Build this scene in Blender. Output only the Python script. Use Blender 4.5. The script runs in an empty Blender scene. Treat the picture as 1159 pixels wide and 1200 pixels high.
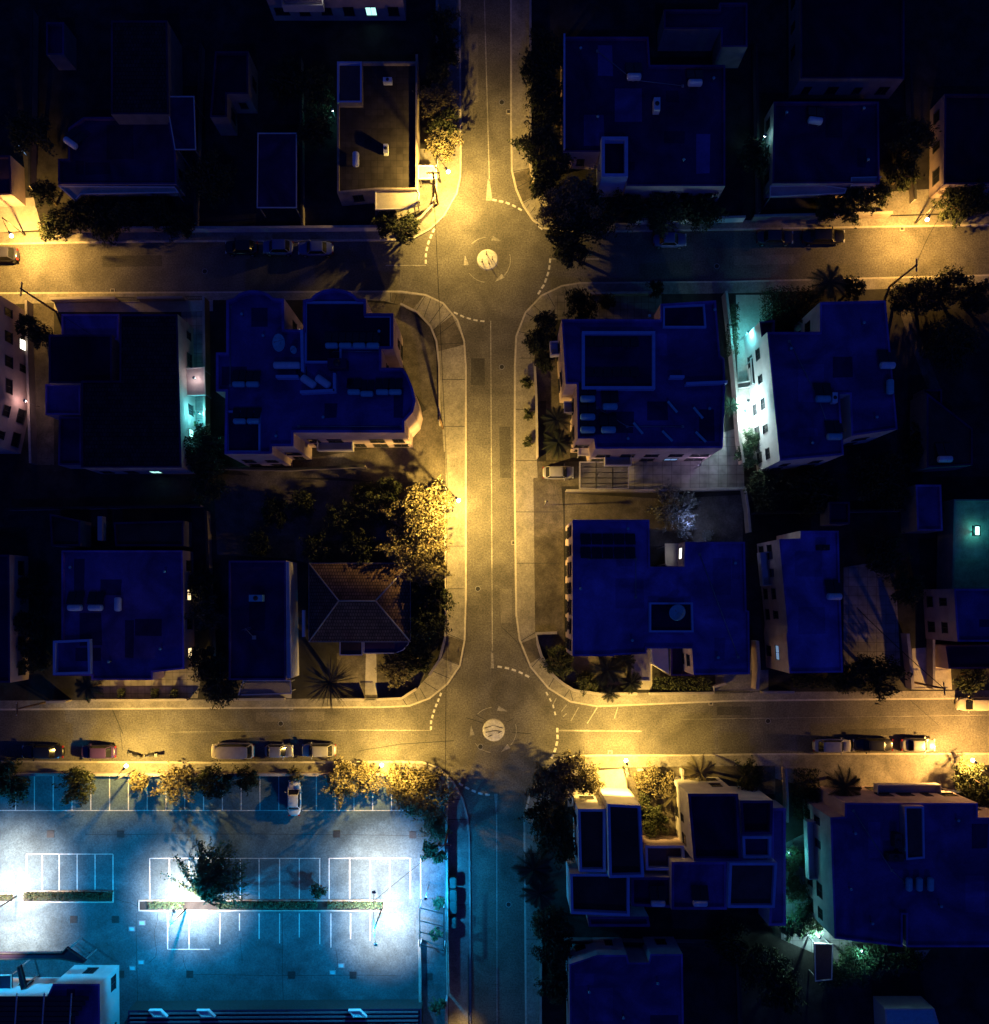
import bpy, bmesh, math, random
from mathutils import Vector
R=math.radians
col=bpy.context.scene.collection
sc=bpy.context.scene
rnd=random.Random(7)
# ---------------------------------------------------------------- photo plan -> metres
S=0.11; H=100.0; NX,NY=582.0,700.0
def W(x,y,h=0.0):
    k=(H-h)/H
    return ((NX+(x-NX)*k-579.5)*S,(600-(NY+(y-NY)*k))*S)
# ---------------------------------------------------------------- materials
MATS={}
def newmat(name):
    m=bpy.data.materials.new(name); m.use_nodes=True
    nt=m.node_tree; b=nt.nodes['Principled BSDF']; return m,nt,b
def surf(name,c,var=.25,scale=1.5,rough=.85,fine=0.,bump=0.,c2=None,metal=0.,spec=.3,stain=0.):
    m,nt,b=newmat(name); n=nt.nodes; l=nt.links
    tc=n.new('ShaderNodeTexCoord')
    no=n.new('ShaderNodeTexNoise'); no.inputs['Scale'].default_value=scale; no.inputs['Detail'].default_value=6; no.inputs['Roughness'].default_value=.65
    l.new(tc.outputs['Object'],no.inputs['Vector'])
    ra=n.new('ShaderNodeValToRGB'); ra.color_ramp.elements[0].position=.3; ra.color_ramp.elements[1].position=.7
    lo=[x*(1-var) for x in c]; hi=[min(1,x*(1+var)) for x in (c2 or c)]
    ra.color_ramp.elements[0].color=(*lo,1); ra.color_ramp.elements[1].color=(*hi,1)
    l.new(no.outputs['Fac'],ra.inputs['Fac']); out=ra.outputs['Color']
    if fine:
        n2=n.new('ShaderNodeTexNoise'); n2.inputs['Scale'].default_value=5.0; n2.inputs['Detail'].default_value=4; n2.inputs['Roughness'].default_value=.8
        l.new(tc.outputs['Object'],n2.inputs['Vector'])
        mr=n.new('ShaderNodeMapRange'); mr.inputs['From Min'].default_value=.3; mr.inputs['From Max'].default_value=.7
        mr.inputs['To Min'].default_value=1-fine; mr.inputs['To Max'].default_value=1+fine; l.new(n2.outputs['Fac'],mr.inputs['Value'])
        mx=n.new('ShaderNodeMix'); mx.data_type='RGBA'; mx.blend_type='MULTIPLY'; mx.inputs['Factor'].default_value=1
        l.new(out,mx.inputs['A']); l.new(mr.outputs['Result'],mx.inputs['B']); out=mx.outputs['Result']
    if stain:
        n3=n.new('ShaderNodeTexNoise'); n3.inputs['Scale'].default_value=.16; n3.inputs['Detail'].default_value=5; n3.inputs['Distortion'].default_value=1.2
        l.new(tc.outputs['Object'],n3.inputs['Vector'])
        mr=n.new('ShaderNodeMapRange'); mr.inputs['From Min'].default_value=.35; mr.inputs['From Max'].default_value=.65
        mr.inputs['To Min'].default_value=1-stain; mr.inputs['To Max'].default_value=1+stain*.4; l.new(n3.outputs['Fac'],mr.inputs['Value'])
        mx=n.new('ShaderNodeMix'); mx.data_type='RGBA'; mx.blend_type='MULTIPLY'; mx.inputs['Factor'].default_value=1
        l.new(out,mx.inputs['A']); l.new(mr.outputs['Result'],mx.inputs['B']); out=mx.outputs['Result']
    l.new(out,b.inputs['Base Color'])
    b.inputs['Roughness'].default_value=rough; b.inputs['Metallic'].default_value=metal; b.inputs['Specular IOR Level'].default_value=spec
    if bump:
        bp=n.new('ShaderNodeBump'); bp.inputs['Strength'].default_value=bump; bp.inputs['Distance'].default_value=.05
        l.new(no.outputs['Fac'],bp.inputs['Height']); l.new(bp.outputs['Normal'],b.inputs['Normal'])
    MATS[name]=m; return m
def grid(name,c,mortar,size=(.6,.6),var=.2,rough=.85,off=0.,ms=.03):
    m,nt,b=newmat(name); n=nt.nodes; l=nt.links
    tc=n.new('ShaderNodeTexCoord'); br=n.new('ShaderNodeTexBrick')
    br.offset=off; br.inputs['Scale'].default_value=1; br.inputs['Brick Width'].default_value=size[0]; br.inputs['Row Height'].default_value=size[1]
    br.inputs['Mortar Size'].default_value=ms; br.inputs['Mortar'].default_value=(*mortar,1)
    br.inputs['Color1'].default_value=(*[x*(1-var) for x in c],1); br.inputs['Color2'].default_value=(*[x*(1+var) for x in c],1)
    l.new(tc.outputs['Object'],br.inputs['Vector'])
    no=n.new('ShaderNodeTexNoise'); no.inputs['Scale'].default_value=.9; no.inputs['Detail'].default_value=7; l.new(tc.outputs['Object'],no.inputs['Vector'])
    mr=n.new('ShaderNodeMapRange'); mr.inputs['From Min'].default_value=.3; mr.inputs['From Max'].default_value=.7; mr.inputs['To Min'].default_value=.6; mr.inputs['To Max'].default_value=1.2
    l.new(no.outputs['Fac'],mr.inputs['Value'])
    mx=n.new('ShaderNodeMix'); mx.data_type='RGBA'; mx.blend_type='MULTIPLY'; mx.inputs['Factor'].default_value=1
    l.new(br.outputs['Color'],mx.inputs['A']); l.new(mr.outputs['Result'],mx.inputs['B']); l.new(mx.outputs['Result'],b.inputs['Base Color'])
    b.inputs['Roughness'].default_value=rough; b.inputs['Specular IOR Level'].default_value=.25
    MATS[name]=m
def glow(name,c,st):
    m,nt,b=newmat(name); b.inputs['Base Color'].default_value=(*c,1); b.inputs['Emission Color'].default_value=(*c,1); b.inputs['Emission Strength'].default_value=st
    MATS[name]=m
def paint(name,c,rough=.3,coat=.6,metal=0.):
    m,nt,b=newmat(name); n=nt.nodes; l=nt.links
    tc=n.new('ShaderNodeTexCoord'); no=n.new('ShaderNodeTexNoise'); no.inputs['Scale'].default_value=2.2; no.inputs['Detail'].default_value=8
    l.new(tc.outputs['Object'],no.inputs['Vector'])
    ra=n.new('ShaderNodeValToRGB'); ra.color_ramp.elements[0].position=.3; ra.color_ramp.elements[1].position=.7
    ra.color_ramp.elements[0].color=(*[x*.8 for x in c],1); ra.color_ramp.elements[1].color=(*c,1)
    l.new(no.outputs['Fac'],ra.inputs['Fac']); l.new(ra.outputs['Color'],b.inputs['Base Color'])
    b.inputs['Roughness'].default_value=rough; b.inputs['Coat Weight'].default_value=coat; b.inputs['Metallic'].default_value=metal
    MATS[name]=m
def leafmat(name,c,c2):
    m,nt,b=newmat(name); n=nt.nodes; l=nt.links
    tc=n.new('ShaderNodeTexCoord'); oi=n.new('ShaderNodeObjectInfo')
    no=n.new('ShaderNodeTexNoise'); no.inputs['Scale'].default_value=.9; no.inputs['Detail'].default_value=5
    l.new(tc.outputs['Object'],no.inputs['Vector'])
    ad=n.new('ShaderNodeMath'); ad.operation='MULTIPLY_ADD'; ad.inputs[1].default_value=.25; l.new(oi.outputs['Random'],ad.inputs[0]); l.new(no.outputs['Fac'],ad.inputs[2])
    ra=n.new('ShaderNodeValToRGB'); ra.color_ramp.elements[0].position=.35; ra.color_ramp.elements[1].position=.8
    ra.color_ramp.elements[0].color=(*c,1); ra.color_ramp.elements[1].color=(*c2,1)
    l.new(ad.outputs[0],ra.inputs['Fac']); l.new(ra.outputs['Color'],b.inputs['Base Color']); b.inputs['Roughness'].default_value=.6
    b.inputs['Specular IOR Level'].default_value=.2
    MATS[name]=m
surf('soil',(.035,.032,.028),.5,.5,stain=.5,fine=.3)
surf('dirt_pale',(.11,.095,.075),.45,.6,stain=.4,fine=.4)
surf('asphalt',(.125,.115,.10),.2,.35,.8,fine=.62,stain=.3)
surf('asphalt_patch',(.075,.07,.062),.2,.6,.8,fine=.6,stain=.3); surf('asphalt_patch2',(.17,.155,.135),.2,.6,.8,fine=.5,stain=.3)
surf('lot_asphalt',(.085,.125,.14),.2,.5,.85,fine=.42,stain=.34)
surf('pavement_slab',(.25,.23,.2),.22,.7,fine=.4,stain=.3)
grid('paver',(.24,.22,.19),(.10,.09,.08),(.9,.9),.14)
grid('patio',(.26,.24,.24),(.12,.11,.11),(1.2,1.2),.12)
grid('roofpaver',(.045,.038,.034),(.03,.026,.024),(.8,.8),.2,ms=.03)
surf('concrete',(.42,.38,.33),.15,1.2,fine=.15,stain=.2)
surf('kerbstone',(.46,.42,.36),.2,2,fine=.2)
surf('paint_white',(.62,.6,.56),.25,3,fine=.25,stain=.2)
surf('paint_worn',(.34,.32,.29),.4,4,fine=.3,stain=.5)
surf('tar',(.03,.03,.03),.3,3)
surf('wall_cream',(.50,.38,.38),.14,.9,stain=.2)
surf('wall_white',(.62,.59,.57),.1,.9,stain=.15)
surf('wall_grey',(.26,.23,.22),.18,.9,stain=.2)
surf('wall_low',(.36,.30,.25),.25,1.1,fine=.2,stain=.3)
for nm,v in (('roof_bright',.5),('roof_pale',.38),('roof_mid',.29),('roof_grey',.10),('roof_dark',.06),('roof_black',.035),('parapet_light',.46),('parapet_mid',.19),('parapet_dark',.1)):  # grey and dark tones also hold the light falloff at the top corners
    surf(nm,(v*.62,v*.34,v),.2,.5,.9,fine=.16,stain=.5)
surf('roof_plum',(.13,.075,.07),.2,.5,.9,fine=.2,stain=.3)
surf('roof_brown',(.085,.05,.04),.25,.5,.9,fine=.2,stain=.3)
grid('tile_brown',(.17,.10,.07),(.05,.03,.02),(.33,.42),.25,off=.5,ms=.05)
grid('tile_dark',(.06,.035,.035),(.02,.015,.015),(.4,.5),.3,off=.5,ms=.05)
surf('trim',(.7,.66,.62),.08,2)
surf('trim_blue',(.4,.5,.75),.12,1)
surf('metal_dark',(.05,.05,.05),.3,4,.5,metal=.3)
surf('metal_grey',(.3,.3,.31),.2,3,.45,metal=.4)
surf('tank_white',(.75,.8,.8),.12,2,.5)
surf('tank_blue',(.25,.6,.62),.15,2,.6)
surf('rubber',(.02,.02,.02),.2,5,.8)
surf('bark',(.10,.07,.05),.3,4,.9,bump=.4)
surf('bin_green',(.04,.12,.11),.2,2,.5)
surf('wood',(.16,.1,.06),.3,2,.8)
surf('red_plastic',(.4,.05,.04),.2,2,.6)
def flat(name,c,rough=.2,metal=0.,spec=.5):
    m,nt,b=newmat(name); n=nt.nodes; no=n.new('ShaderNodeTexNoise'); no.inputs['Scale'].default_value=3
    ra=n.new('ShaderNodeValToRGB'); ra.color_ramp.elements[0].color=(*[x*.8 for x in c],1); ra.color_ramp.elements[1].color=(*c,1)
    nt.links.new(no.outputs['Fac'],ra.inputs['Fac']); nt.links.new(ra.outputs['Color'],b.inputs['Base Color'])
    b.inputs['Roughness'].default_value=rough; b.inputs['Metallic'].default_value=metal; b.inputs['Specular IOR Level'].default_value=spec; MATS[name]=m
flat('glass_dark',(.012,.013,.016),.12)
flat('solar',(.012,.014,.022),.25)
flat('pane',(.02,.022,.03),.15)
flat('glass_canopy',(.22,.2,.2),.3); MATS['glass_canopy'].node_tree.nodes['Principled BSDF'].inputs['Alpha'].default_value=.45
glow('led2',(.8,1,.95),2); glow('sodium',(1,.86,.6),30); glow('led',(.85,1,.98),25); glow('win_teal',(.45,1,.9),1.6); glow('win_white',(1,.95,.8),3.0); glow('win_warm',(1,.72,.35),2.0)
glow('win_dim',(.35,.6,1),.35)
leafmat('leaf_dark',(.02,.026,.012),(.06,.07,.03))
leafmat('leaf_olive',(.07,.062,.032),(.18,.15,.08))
leafmat('leaf_green',(.03,.06,.03),(.09,.15,.075))
leafmat('leaf_grey',(.09,.1,.1),(.2,.21,.2))
paint('car_black',(.012,.012,.016)); paint('car_blue',(.10,.13,.3)); paint('car_white',(.62,.6,.57)); paint('car_silver',(.35,.34,.34),.35,.5,.3)
paint('car_plum',(.05,.025,.09)); paint('car_dark',(.03,.03,.05)); paint('car_cream',(.55,.48,.38))
flat('lamp_red',(.3,.02,.02)); flat('lamp_clear',(.7,.7,.65))
# ---------------------------------------------------------------- mesh helpers
class MB:
    def __init__(s): s.v=[]; s.f=[]; s.sm=[]
    def add(s,vs,fs,smooth=False):
        o=len(s.v); s.v+= [tuple(v) for v in vs]; s.f+=[[i+o for i in f] for f in fs]; s.sm+=[smooth]*len(fs)
    def box(s,c,d,rz=0.,rx=0.):
        x,y,z=[k/2 for k in d]; vs=[]
        cz,sz=math.cos(rz),math.sin(rz); cx,sx=math.cos(rx),math.sin(rx)
        for a in (-x,x):
            for b in (-y,y):
                for e in (-z,z):
                    bb=b*cx-e*sx; ee=b*sx+e*cx
                    vs.append((c[0]+a*cz-bb*sz,c[1]+a*sz+bb*cz,c[2]+ee))
        s.add(vs,[(0,1,3,2),(4,6,7,5),(0,4,5,1),(2,3,7,6),(0,2,6,4),(1,5,7,3)])
    def bar(s,p,q,w,h):
        p=Vector(p); q=Vector(q); d=(q-p); L=d.length
        if L<1e-6: return
        d/=L; up=Vector((0,0,1)) if abs(d.z)<.9 else Vector((1,0,0)); a=d.cross(up).normalized(); b=a.cross(d)
        vs=[]
        for e in (p,q):
            for i,j in ((-1,-1),(1,-1),(1,1),(-1,1)): vs.append(e+a*i*w/2+b*j*h/2)
        s.add(vs,[(0,1,2,3),(7,6,5,4),(0,4,5,1),(1,5,6,2),(2,6,7,3),(3,7,4,0)])
    def tube(s,pts,rad,n=8,cap=True):
        rings=[]; pts=[Vector(p) for p in pts]
        if not isinstance(rad,(list,tuple)): rad=[rad]*len(pts)
        vs=[]
        for i,p in enumerate(pts):
            d=(pts[min(i+1,len(pts)-1)]-pts[max(i-1,0)]).normalized()
            up=Vector((0,0,1)) if abs(d.z)<.95 else Vector((1,0,0)); a=d.cross(up).normalized(); b=a.cross(d)
            for k in range(n):
                t=2*math.pi*k/n; vs.append(p+(a*math.cos(t)+b*math.sin(t))*rad[i])
        fs=[]
        for i in range(len(pts)-1):
            for k in range(n): fs.append((i*n+k,i*n+(k+1)%n,(i+1)*n+(k+1)%n,(i+1)*n+k))
        if cap: fs.append(tuple(range(n-1,-1,-1))); fs.append(tuple((len(pts)-1)*n+k for k in range(n)))
        s.add(vs,fs,True)
    def loft(s,loops,cap=True,smooth=True):   # loops: lists of equal length
        n=len(loops[0]); vs=[p for lp in loops for p in lp]; fs=[]
        for i in range(len(loops)-1):
            for k in range(n): fs.append((i*n+k,i*n+(k+1)%n,(i+1)*n+(k+1)%n,(i+1)*n+k))
        if cap: fs.append(tuple(range(n-1,-1,-1))); fs.append(tuple((len(loops)-1)*n+k for k in range(n)))
        s.add(vs,fs,smooth)
    def sheet(s,poly,z): s.add([(x,y,z) for x,y in poly],[tuple(range(len(poly)))])
    def strip(s,a,b,z):
        vs=[(x,y,z) for x,y in a]+[(x,y,z) for x,y in b]; n=len(a)
        s.add(vs,[(i,i+1,n+i+1,n+i) for i in range(n-1)])
    def build(s,name,mat,parent=None,fix=True,auto=False):
        me=bpy.data.meshes.new(name); off=Vector((0,0,0))
        if parent is not None:
            p=parent
            while p: off+=p.location; p=p.parent
        me.from_pydata([Vector(v)-off for v in s.v],[],s.f)
        for p,k in zip(me.polygons,s.sm): p.use_smooth=k
        me.materials.append(MATS[mat] if isinstance(mat,str) else mat)
        if fix:
            bm=bmesh.new(); bm.from_mesh(me); bmesh.ops.recalc_face_normals(bm,faces=bm.faces)
            if auto:
                for e in bm.edges:
                    if len(e.link_faces)==2 and e.calc_face_angle(0)>R(35): e.smooth=False
            bm.to_mesh(me); bm.free()
        me.update()
        o=bpy.data.objects.new(name,me); col.objects.link(o)
        if parent is not None: o.parent=parent
        return o
def up(o):
    for p in o.data.polygons:
        if p.normal.z<0: p.flip()
    return o
LABELS={}
def tag(o,label,cat,group=None,kind=None):
    o['label']=label; o['category']=cat
    if group: o['group']=group
    if kind: o['kind']=kind
    if label in LABELS: print('DUP LABEL',label)
    LABELS[label]=1
    return o
def empty(name,loc,label,cat,group=None):
    o=bpy.data.objects.new(name,None); col.objects.link(o); o.location=loc; o.empty_display_size=.3
    return tag(o,label,cat,group)
def struct(name,mb,mat,label=None):
    o=mb.build(name,mat); o['kind']='structure'
    if label: o['label']=label
    return o
def area2(p): return sum(p[i][0]*p[(i+1)%len(p)][1]-p[(i+1)%len(p)][0]*p[i][1] for i in range(len(p)))
def ccw(p): return p if area2(p)>0 else p[::-1]
def inset(p,d):   # p ccw closed
    n=len(p); out=[]
    for i in range(n):
        a=Vector(p[i-1]); b=Vector(p[i]); c=Vector(p[(i+1)%n])
        u=(b-a).normalized(); v=(c-b).normalized()
        n1=Vector((-u.y,u.x)); n2=Vector((-v.y,v.x)); m=(n1+n2)
        if m.length<1e-4: m=n1
        m.normalize(); k=d/max(.35,m.dot(n1)); out.append(tuple(b+m*k))
    return out
def offline(p,d):
    out=[]; n=len(p)
    for i in range(n):
        a=Vector(p[max(i-1,0)]); c=Vector(p[min(i+1,n-1)]); u=(c-a).normalized(); out.append((p[i][0]-u.y*d,p[i][1]+u.x*d))
    return out
def smooth(p,it=2):
    for _ in range(it):
        q=[p[0]]
        for a,b in zip(p,p[1:]):
            q.append((a[0]*.75+b[0]*.25,a[1]*.75+b[1]*.25)); q.append((a[0]*.25+b[0]*.75,a[1]*.25+b[1]*.75))
        q.append(p[-1]); p=q
    return p
def WP(pts,h=0): return [W(x,y,h) for x,y in pts]
def boxpts(x0,y0,x1,y1): return [(x0,y0),(x1,y0),(x1,y1),(x0,y1)]
# ---------------------------------------------------------------- ground, road, blocks
mb=MB(); mb.sheet([(-1200,-1200),(1200,-1200),(1200,1200),(-1200,1200)],-.03); up(struct('ground',mb,'soil'))
mb=MB(); mb.sheet([(-95,-100),(95,-100),(95,100),(-95,100)],0.); up(struct('road',mb,'asphalt'))
Zb=.12
BL={
'nw':dict(out=[(539,-250),(540,60),(541,180),(540.5,207),(536,228),(521,254),(505,269),(485,280),(465,282.5),(400,283),(200,284),(70,286),(-250,292)],
  inn=[(513,-250),(513,60),(513,180),(513,215),(512,232),(506,247),(494,260),(480,268),(462,270),(400,270.5),(200,271),(70,272),(-250,278)],corner=(-250,-250),mat='soil'),
'ne':dict(out=[(597,-250),(598,60),(598,150),(599,200),(604,222),(612,241),(624,259),(638,269),(655,273),(740,272),(860,270),(1159,265),(1450,260)],
  inn=[(621,-250),(621,60),(621,150),(621,195),(624,213),(631,229),(639,244),(648,256),(662,262),(741,262),(860,259),(1159,251),(1450,246)],corner=(1450,-250),mat='soil'),
'w':dict(out=[(-250,345),(0,343),(250,342),(440,341),(470,341),(499,345),(520,355),(537,375),(545,400),(547,430),(547,560),(547,700),(545.5,750),(540,780),(525,802),(504,819),(480,828),(447,829.5),(200,831),(-250,834)],
  inn=[(-250,359),(0,357),(250,352),(425,352),(450,353),(470,358),(490,368),(505,384),(512,402),(515,430),(521,560),(524,700),(522,745),(516,772),(504,790),(489,806),(470,816),(447,818),(200,820),(-250,822)],corner=None,mat='soil'),
'e':dict(out=[(1450,314),(1159,322),(1000,326),(860,329.5),(700,331),(680,331),(658,334.5),(634,346),(615,366),(604,394),(602.5,430),(602,560),(603,640),(604,720),(608,750),(621,782),(642,807),(668,823),(700,828.5),(860,822),(1159,819),(1450,816)],
  inn=[(1450,328),(1159,336),(1000,340),(860,344),(700,346),(688,347),(672,350),(652,360),(636,378),(627,400),(626,430),(630,560),(652,585),(655,700),(628,742),(634,768),(648,791),(672,808),(700,812),(860,811),(1159,809),(1450,806)],corner=None,mat='soil'),
'sw':dict(out=[(-250,889),(0,891),(250,892.5),(470,891.5),(495,892),(515,899),(532,916),(543,936),(549,958),(551,985),(552,1100),(553,1450)],
  inn=[(-250,904),(0,905),(250,905.5),(460,905),(485,905),(500,909),(513,920),(521,938),(524,958),(524,985),(525,1100),(526,1450)],corner=(-250,1450),mat='lot_asphalt'),
'se':dict(out=[(1450,879),(1159,882),(900,882.5),(800,884),(700,884),(670,885),(652,892),(634,910),(620,932),(613.5,956),(614,1008),(615.5,1200),(617,1450)],
  inn=[(1450,893),(1159,896),(900,897),(800,898),(700,900),(682,902),(668,909),(652,924),(641,943),(634,966),(634,1010),(633,1200),(633,1450)],corner=(1450,1450),mat='soil'),
}
for k,b in BL.items():
    out=b['out']; inn=b['inn']
    o2=WP(out); i2=WP(inn); 
    poly=o2+([W(*b['corner'])] if b['corner'] else [])
    mb=MB(); n=len(poly)
    vs=[(x,y,Zb) for x,y in poly]+[(x,y,-.02) for x,y in poly]
    mb.add(vs,[tuple(range(n))]+[(i,(i+1)%n,n+(i+1)%n,n+i) for i in range(n)])
    struct('ground_block',mb,b['mat'])
    # kerb strip and pavement
    cen=Vector(W(*(b['corner'] or ((-250,590) if k=='w' else (1450,590)))))
    d=.22
    t1=offline(o2,d); t2=offline(o2,-d)
    mid=len(o2)//2
    kk=t1 if (Vector(t1[mid])-Vector(i2[mid])).length<(Vector(t2[mid])-Vector(i2[mid])).length else t2
    mb=MB(); mb.strip(o2,kk,Zb+.012); 
    # little outer lip so the kerb reads as stone
    nn=len(o2); mb.add([(x,y,Zb+.012) for x,y in o2]+[(x,y,.0) for x,y in offline(o2,(.012 if kk is t2 else -.012))],[(i,i+1,nn+i+1,nn+i) for i in range(nn-1)])
    struct('kerb',mb,'kerbstone')
    mb=MB(); mb.strip(kk,i2,Zb+.004); up(struct('pavement',mb,'pavement_slab'))
    b['i2']=i2
# corner ramps: expansion joints across the pavements
def joints(name_pts,w=.07):
    mb=MB()
    for (x0,y0,x1,y1) in name_pts:
        a=Vector(W(x0,y0)); b_=Vector(W(x1,y1)); u=(b_-a).normalized(); p=Vector((-u.y,u.x))*w/2
        mb.sheet([tuple(a+p),tuple(b_+p),tuple(b_-p),tuple(a-p)],Zb+.010)
    up(struct('pavement_joints',mb,'tar'))
J=[(600,202,620,198),(603,222,624,211),(604,212,610,212),(604,222,611,223),(611,240,631,228),(616,246,620,240),(622,250,627,243),(628,257,634,248),(636,262,640,254),
   (603,388,627,393),(614,366,633,377),(622,355,640,372),(640,342,650,360),(660,334,668,350),(676,331,680,347),(608,420,626,420),
   (458,342,458,354),(465,346,462,356),(475,347,471,356),(499,346,487,366),(520,356,500,384),(537,375,507,398),(546,402,512,404),(505,350,497,372),(530,366,505,390),
   (546,752,523,742),(540,780,516,770),(530,796,506,786),(516,811,497,799),(500,820,492,806),(490,822,484,808),(478,828,470,816),
   (609,752,629,740),(622,783,634,770),(642,807,650,793),(660,818,668,807),(672,824,668,809),(668,832,668,832.5),
   (547,445,518,445),(547,500,520,500),(547,640,523,640),(547,690,524,690),(603,480,628,480),(603,540,630,540),(603,600,653,600),(603,660,655,660),
   (620,932,643,940),(634,910,652,924),(613.6,1000,634,1000),(615,1100,634,1100),(549,960,524,960),(543,936,521,938),(552,1060,525,1060)]
joints(J)
# darker and lighter patches of the corner ramps
def patch(name,pts,mat,z=.006,h=0,base=Zb):
    mb=MB(); mb.sheet(WP(pts),base+z); return up(struct(name,mb,mat))
patch('ramp_paving',[(460,343.5),(497,347),(483,364),(468,358),(458,354)],'dirt_pale',.007)
patch('ramp_paving',[(530,370),(543,398),(545,404),(514,412),(510,400),(506,388)],'dirt_pale',.007)
patch('ramp_paving',[(545,752),(539,779),(518,770),(523,744)],'dirt_pale',.007)
patch('ramp_paving',[(608,755),(619,779),(635,769),(629,746)],'dirt_pale',.007)
patch('ramp_paving',[(601,204),(605,221),(611,238),(630,228),(624,212),(620,198)],'dirt_pale',.007)
# yards, drives and paths
YARDS=[('driveway',[(490,175),(512,175),(512,235),(505,246),(470,268),(440,268),(440,246),(492,240)],'pavement_slab'),
('yard_paving',[(408,352),(470,358),(505,384),(514,430),(522,560),(440,560),(440,520),(500,480)],'dirt_pale'),
('yard_paving',[(270,548),(345,540),(470,520),(522,530),(523,575),(400,560),(300,560)],'dirt_pale'),
('driveway',[(40,357),(64,356),(64,545),(40,545)],'dirt_pale'),
('patio',[(64,356),(250,352),(250,365),(215,366),(64,366)],'concrete'),
('patio',[(213,366),(244,366),(246,505),(210,505)],'patio'),
('lawn',[(430,765),(505,765),(495,800),(470,817),(395,818),(395,765)],'dirt_pale'),
('path',[(429,764),(441,764),(442,814),(428,814)],'concrete'),
('patio',[(106,786),(222,776),(240,770),(232,818),(108,818)],'paver'),
('driveway',[(283,800),(342,800),(342,818),(278,818)],'concrete'),
('patio',[(625,560),(657,560),(660,600),(662,770),(636,760),(627,740)],'dirt_pale'),
('driveway',[(630,541),(678,541),(678,570),(630,570)],'dirt_pale'),
('patio',[(737,541),(870,500),(872,575),(678,575),(678,541)],'patio'),
('patio',[(862,346),(905,346),(905,545),(866,545)],'concrete'),
('patio',[(662,578),(780,585),(870,580),(870,640),(662,640)],'dirt_pale'),
('patio',[(650,346),(775,346),(775,375),(650,375)],'paver'),
('patio',[(627,430),(640,430),(662,390),(668,450),(668,540),(640,540),(640,470),(630,470)],'dirt_pale'),
('path',[(1052,362),(1064,362),(1102,456),(1086,456)],'dirt_pale'),
('lawn',[(640,755),(705,762),(752,762),(752,800),(700,808),(670,804),(645,785)],'dirt_pale'),
('driveway',[(838,785),(900,785),(900,810),(838,810)],'pavement_slab'),
('driveway',[(740,760),(764,760),(764,808),(740,808)],'concrete'),
('driveway',[(908,897),(1130,896),(1130,925),(1060,922),(955,925),(908,912)],'pavement_slab'),
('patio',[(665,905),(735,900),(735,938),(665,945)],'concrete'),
('patio',[(735,900),(810,898),(812,995),(735,995)],'dirt_pale'),
('patio',[(800,898),(908,897),(908,930),(806,935)],'dirt_pale'),
('patio',[(915,990),(975,960),(1000,1120),(1090,1112),(1080,1125),(985,1130),(915,1100)],'patio'),
('driveway',[(1068,760),(1112,757),(1115,808),(1070,808)],'concrete'),
('path',[(880,760),(886,760),(888,810),(878,810)],'concrete'),
('patio',[(988,665),(1048,655),(1055,790),(988,785)],'patio'),
('driveway',[(0,235),(40,232),(50,270),(0,273)],'concrete'),
('driveway',[(1000,222),(1045,225),(1120,220),(1120,250),(1000,254)],'pavement_slab'),
('lawn',[(250,555),(330,560),(524,570),(524,700),(480,665),(360,660),(340,655),(255,650)],'dirt_pale')]
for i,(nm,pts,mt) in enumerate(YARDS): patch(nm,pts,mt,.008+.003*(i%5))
# ---------------------------------------------------------------- road markings
def line(mb,x0,y0,x1,y1,w,z=.004):
    a=Vector(W(x0,y0)); b_=Vector(W(x1,y1)); u=(b_-a).normalized(); p=Vector((-u.y,u.x))*w/2
    mb.sheet([tuple(a+p),tuple(b_+p),tuple(b_-p),tuple(a-p)],z)
mb=MB()
line(mb,566,-60,573.5,212,.14); line(mb,575,376,577,765,.13); line(mb,582,950,583,1400,.14)
mb.sheet(WP([(571.5,210),(573.8,210),(577,235),(569.5,235)]),.004)
mb.sheet(WP([(576,763),(577.6,763),(578.8,783),(575.2,783)]),.004); mb.sheet(WP([(581,952),(582.3,952),(583.2,930),(579,930)]),.004)
line(mb,452,311,499,311,.13); line(mb,646,303.5,702,303.5,.13); line(mb,420,855.5,505,856,.12); line(mb,655,856,752,857,.2); line(mb,800,843,1159,838,.05)
line(mb,200,858,420,855.5,.06)
up(struct('centre_line',mb,'paint_worn'))
def dashes(pts,dl,n,w=.26):
    mb=MB(); L=[0]
    for a,b_ in zip(pts,pts[1:]): L.append(L[-1]+math.dist(a,b_))
    def at(t):
        for i in range(len(pts)-1):
            if t<=L[i+1]+1e-6:
                k=(t-L[i])/(L[i+1]-L[i]); return tuple(pts[i][j]*(1-k)+pts[i+1][j]*k for j in (0,1))
        return pts[-1]
    for k in range(n):
        t0=L[-1]*k/n; t1=t0+L[-1]/n*dl; a=at(t0); b_=at(t1); line(mb,*a,*b_,w)
    up(struct('give_way_dashes',mb,'paint_white'))
dashes([(577,234),(592,237),(602,241),(614,248)],.62,5); dashes([(509,268),(502,284),(499,298),(499,312)],.62,6)
dashes([(645,303),(643,318),(638,333),(629,347)],.66,6); dashes([(532,366),(545,372),(558,375.5),(571,377)],.6,5,.22)
dashes([(583,781),(597,783.5),(610,788),(623,795)],.62,5); dashes([(517,812),(509,832),(505,846),(505,858)],.6,7)
dashes([(653,853),(653.5,866),(651,878),(645,891)],.66,5,.3); dashes([(538,918),(548,924),(562,930),(577,932)],.62,5,.26)
dashes([(640,811),(648,826),(652,842)],.5,4,.2); dashes([(631,265),(640,273)],.5,1,.22)
mb=MB()
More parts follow.
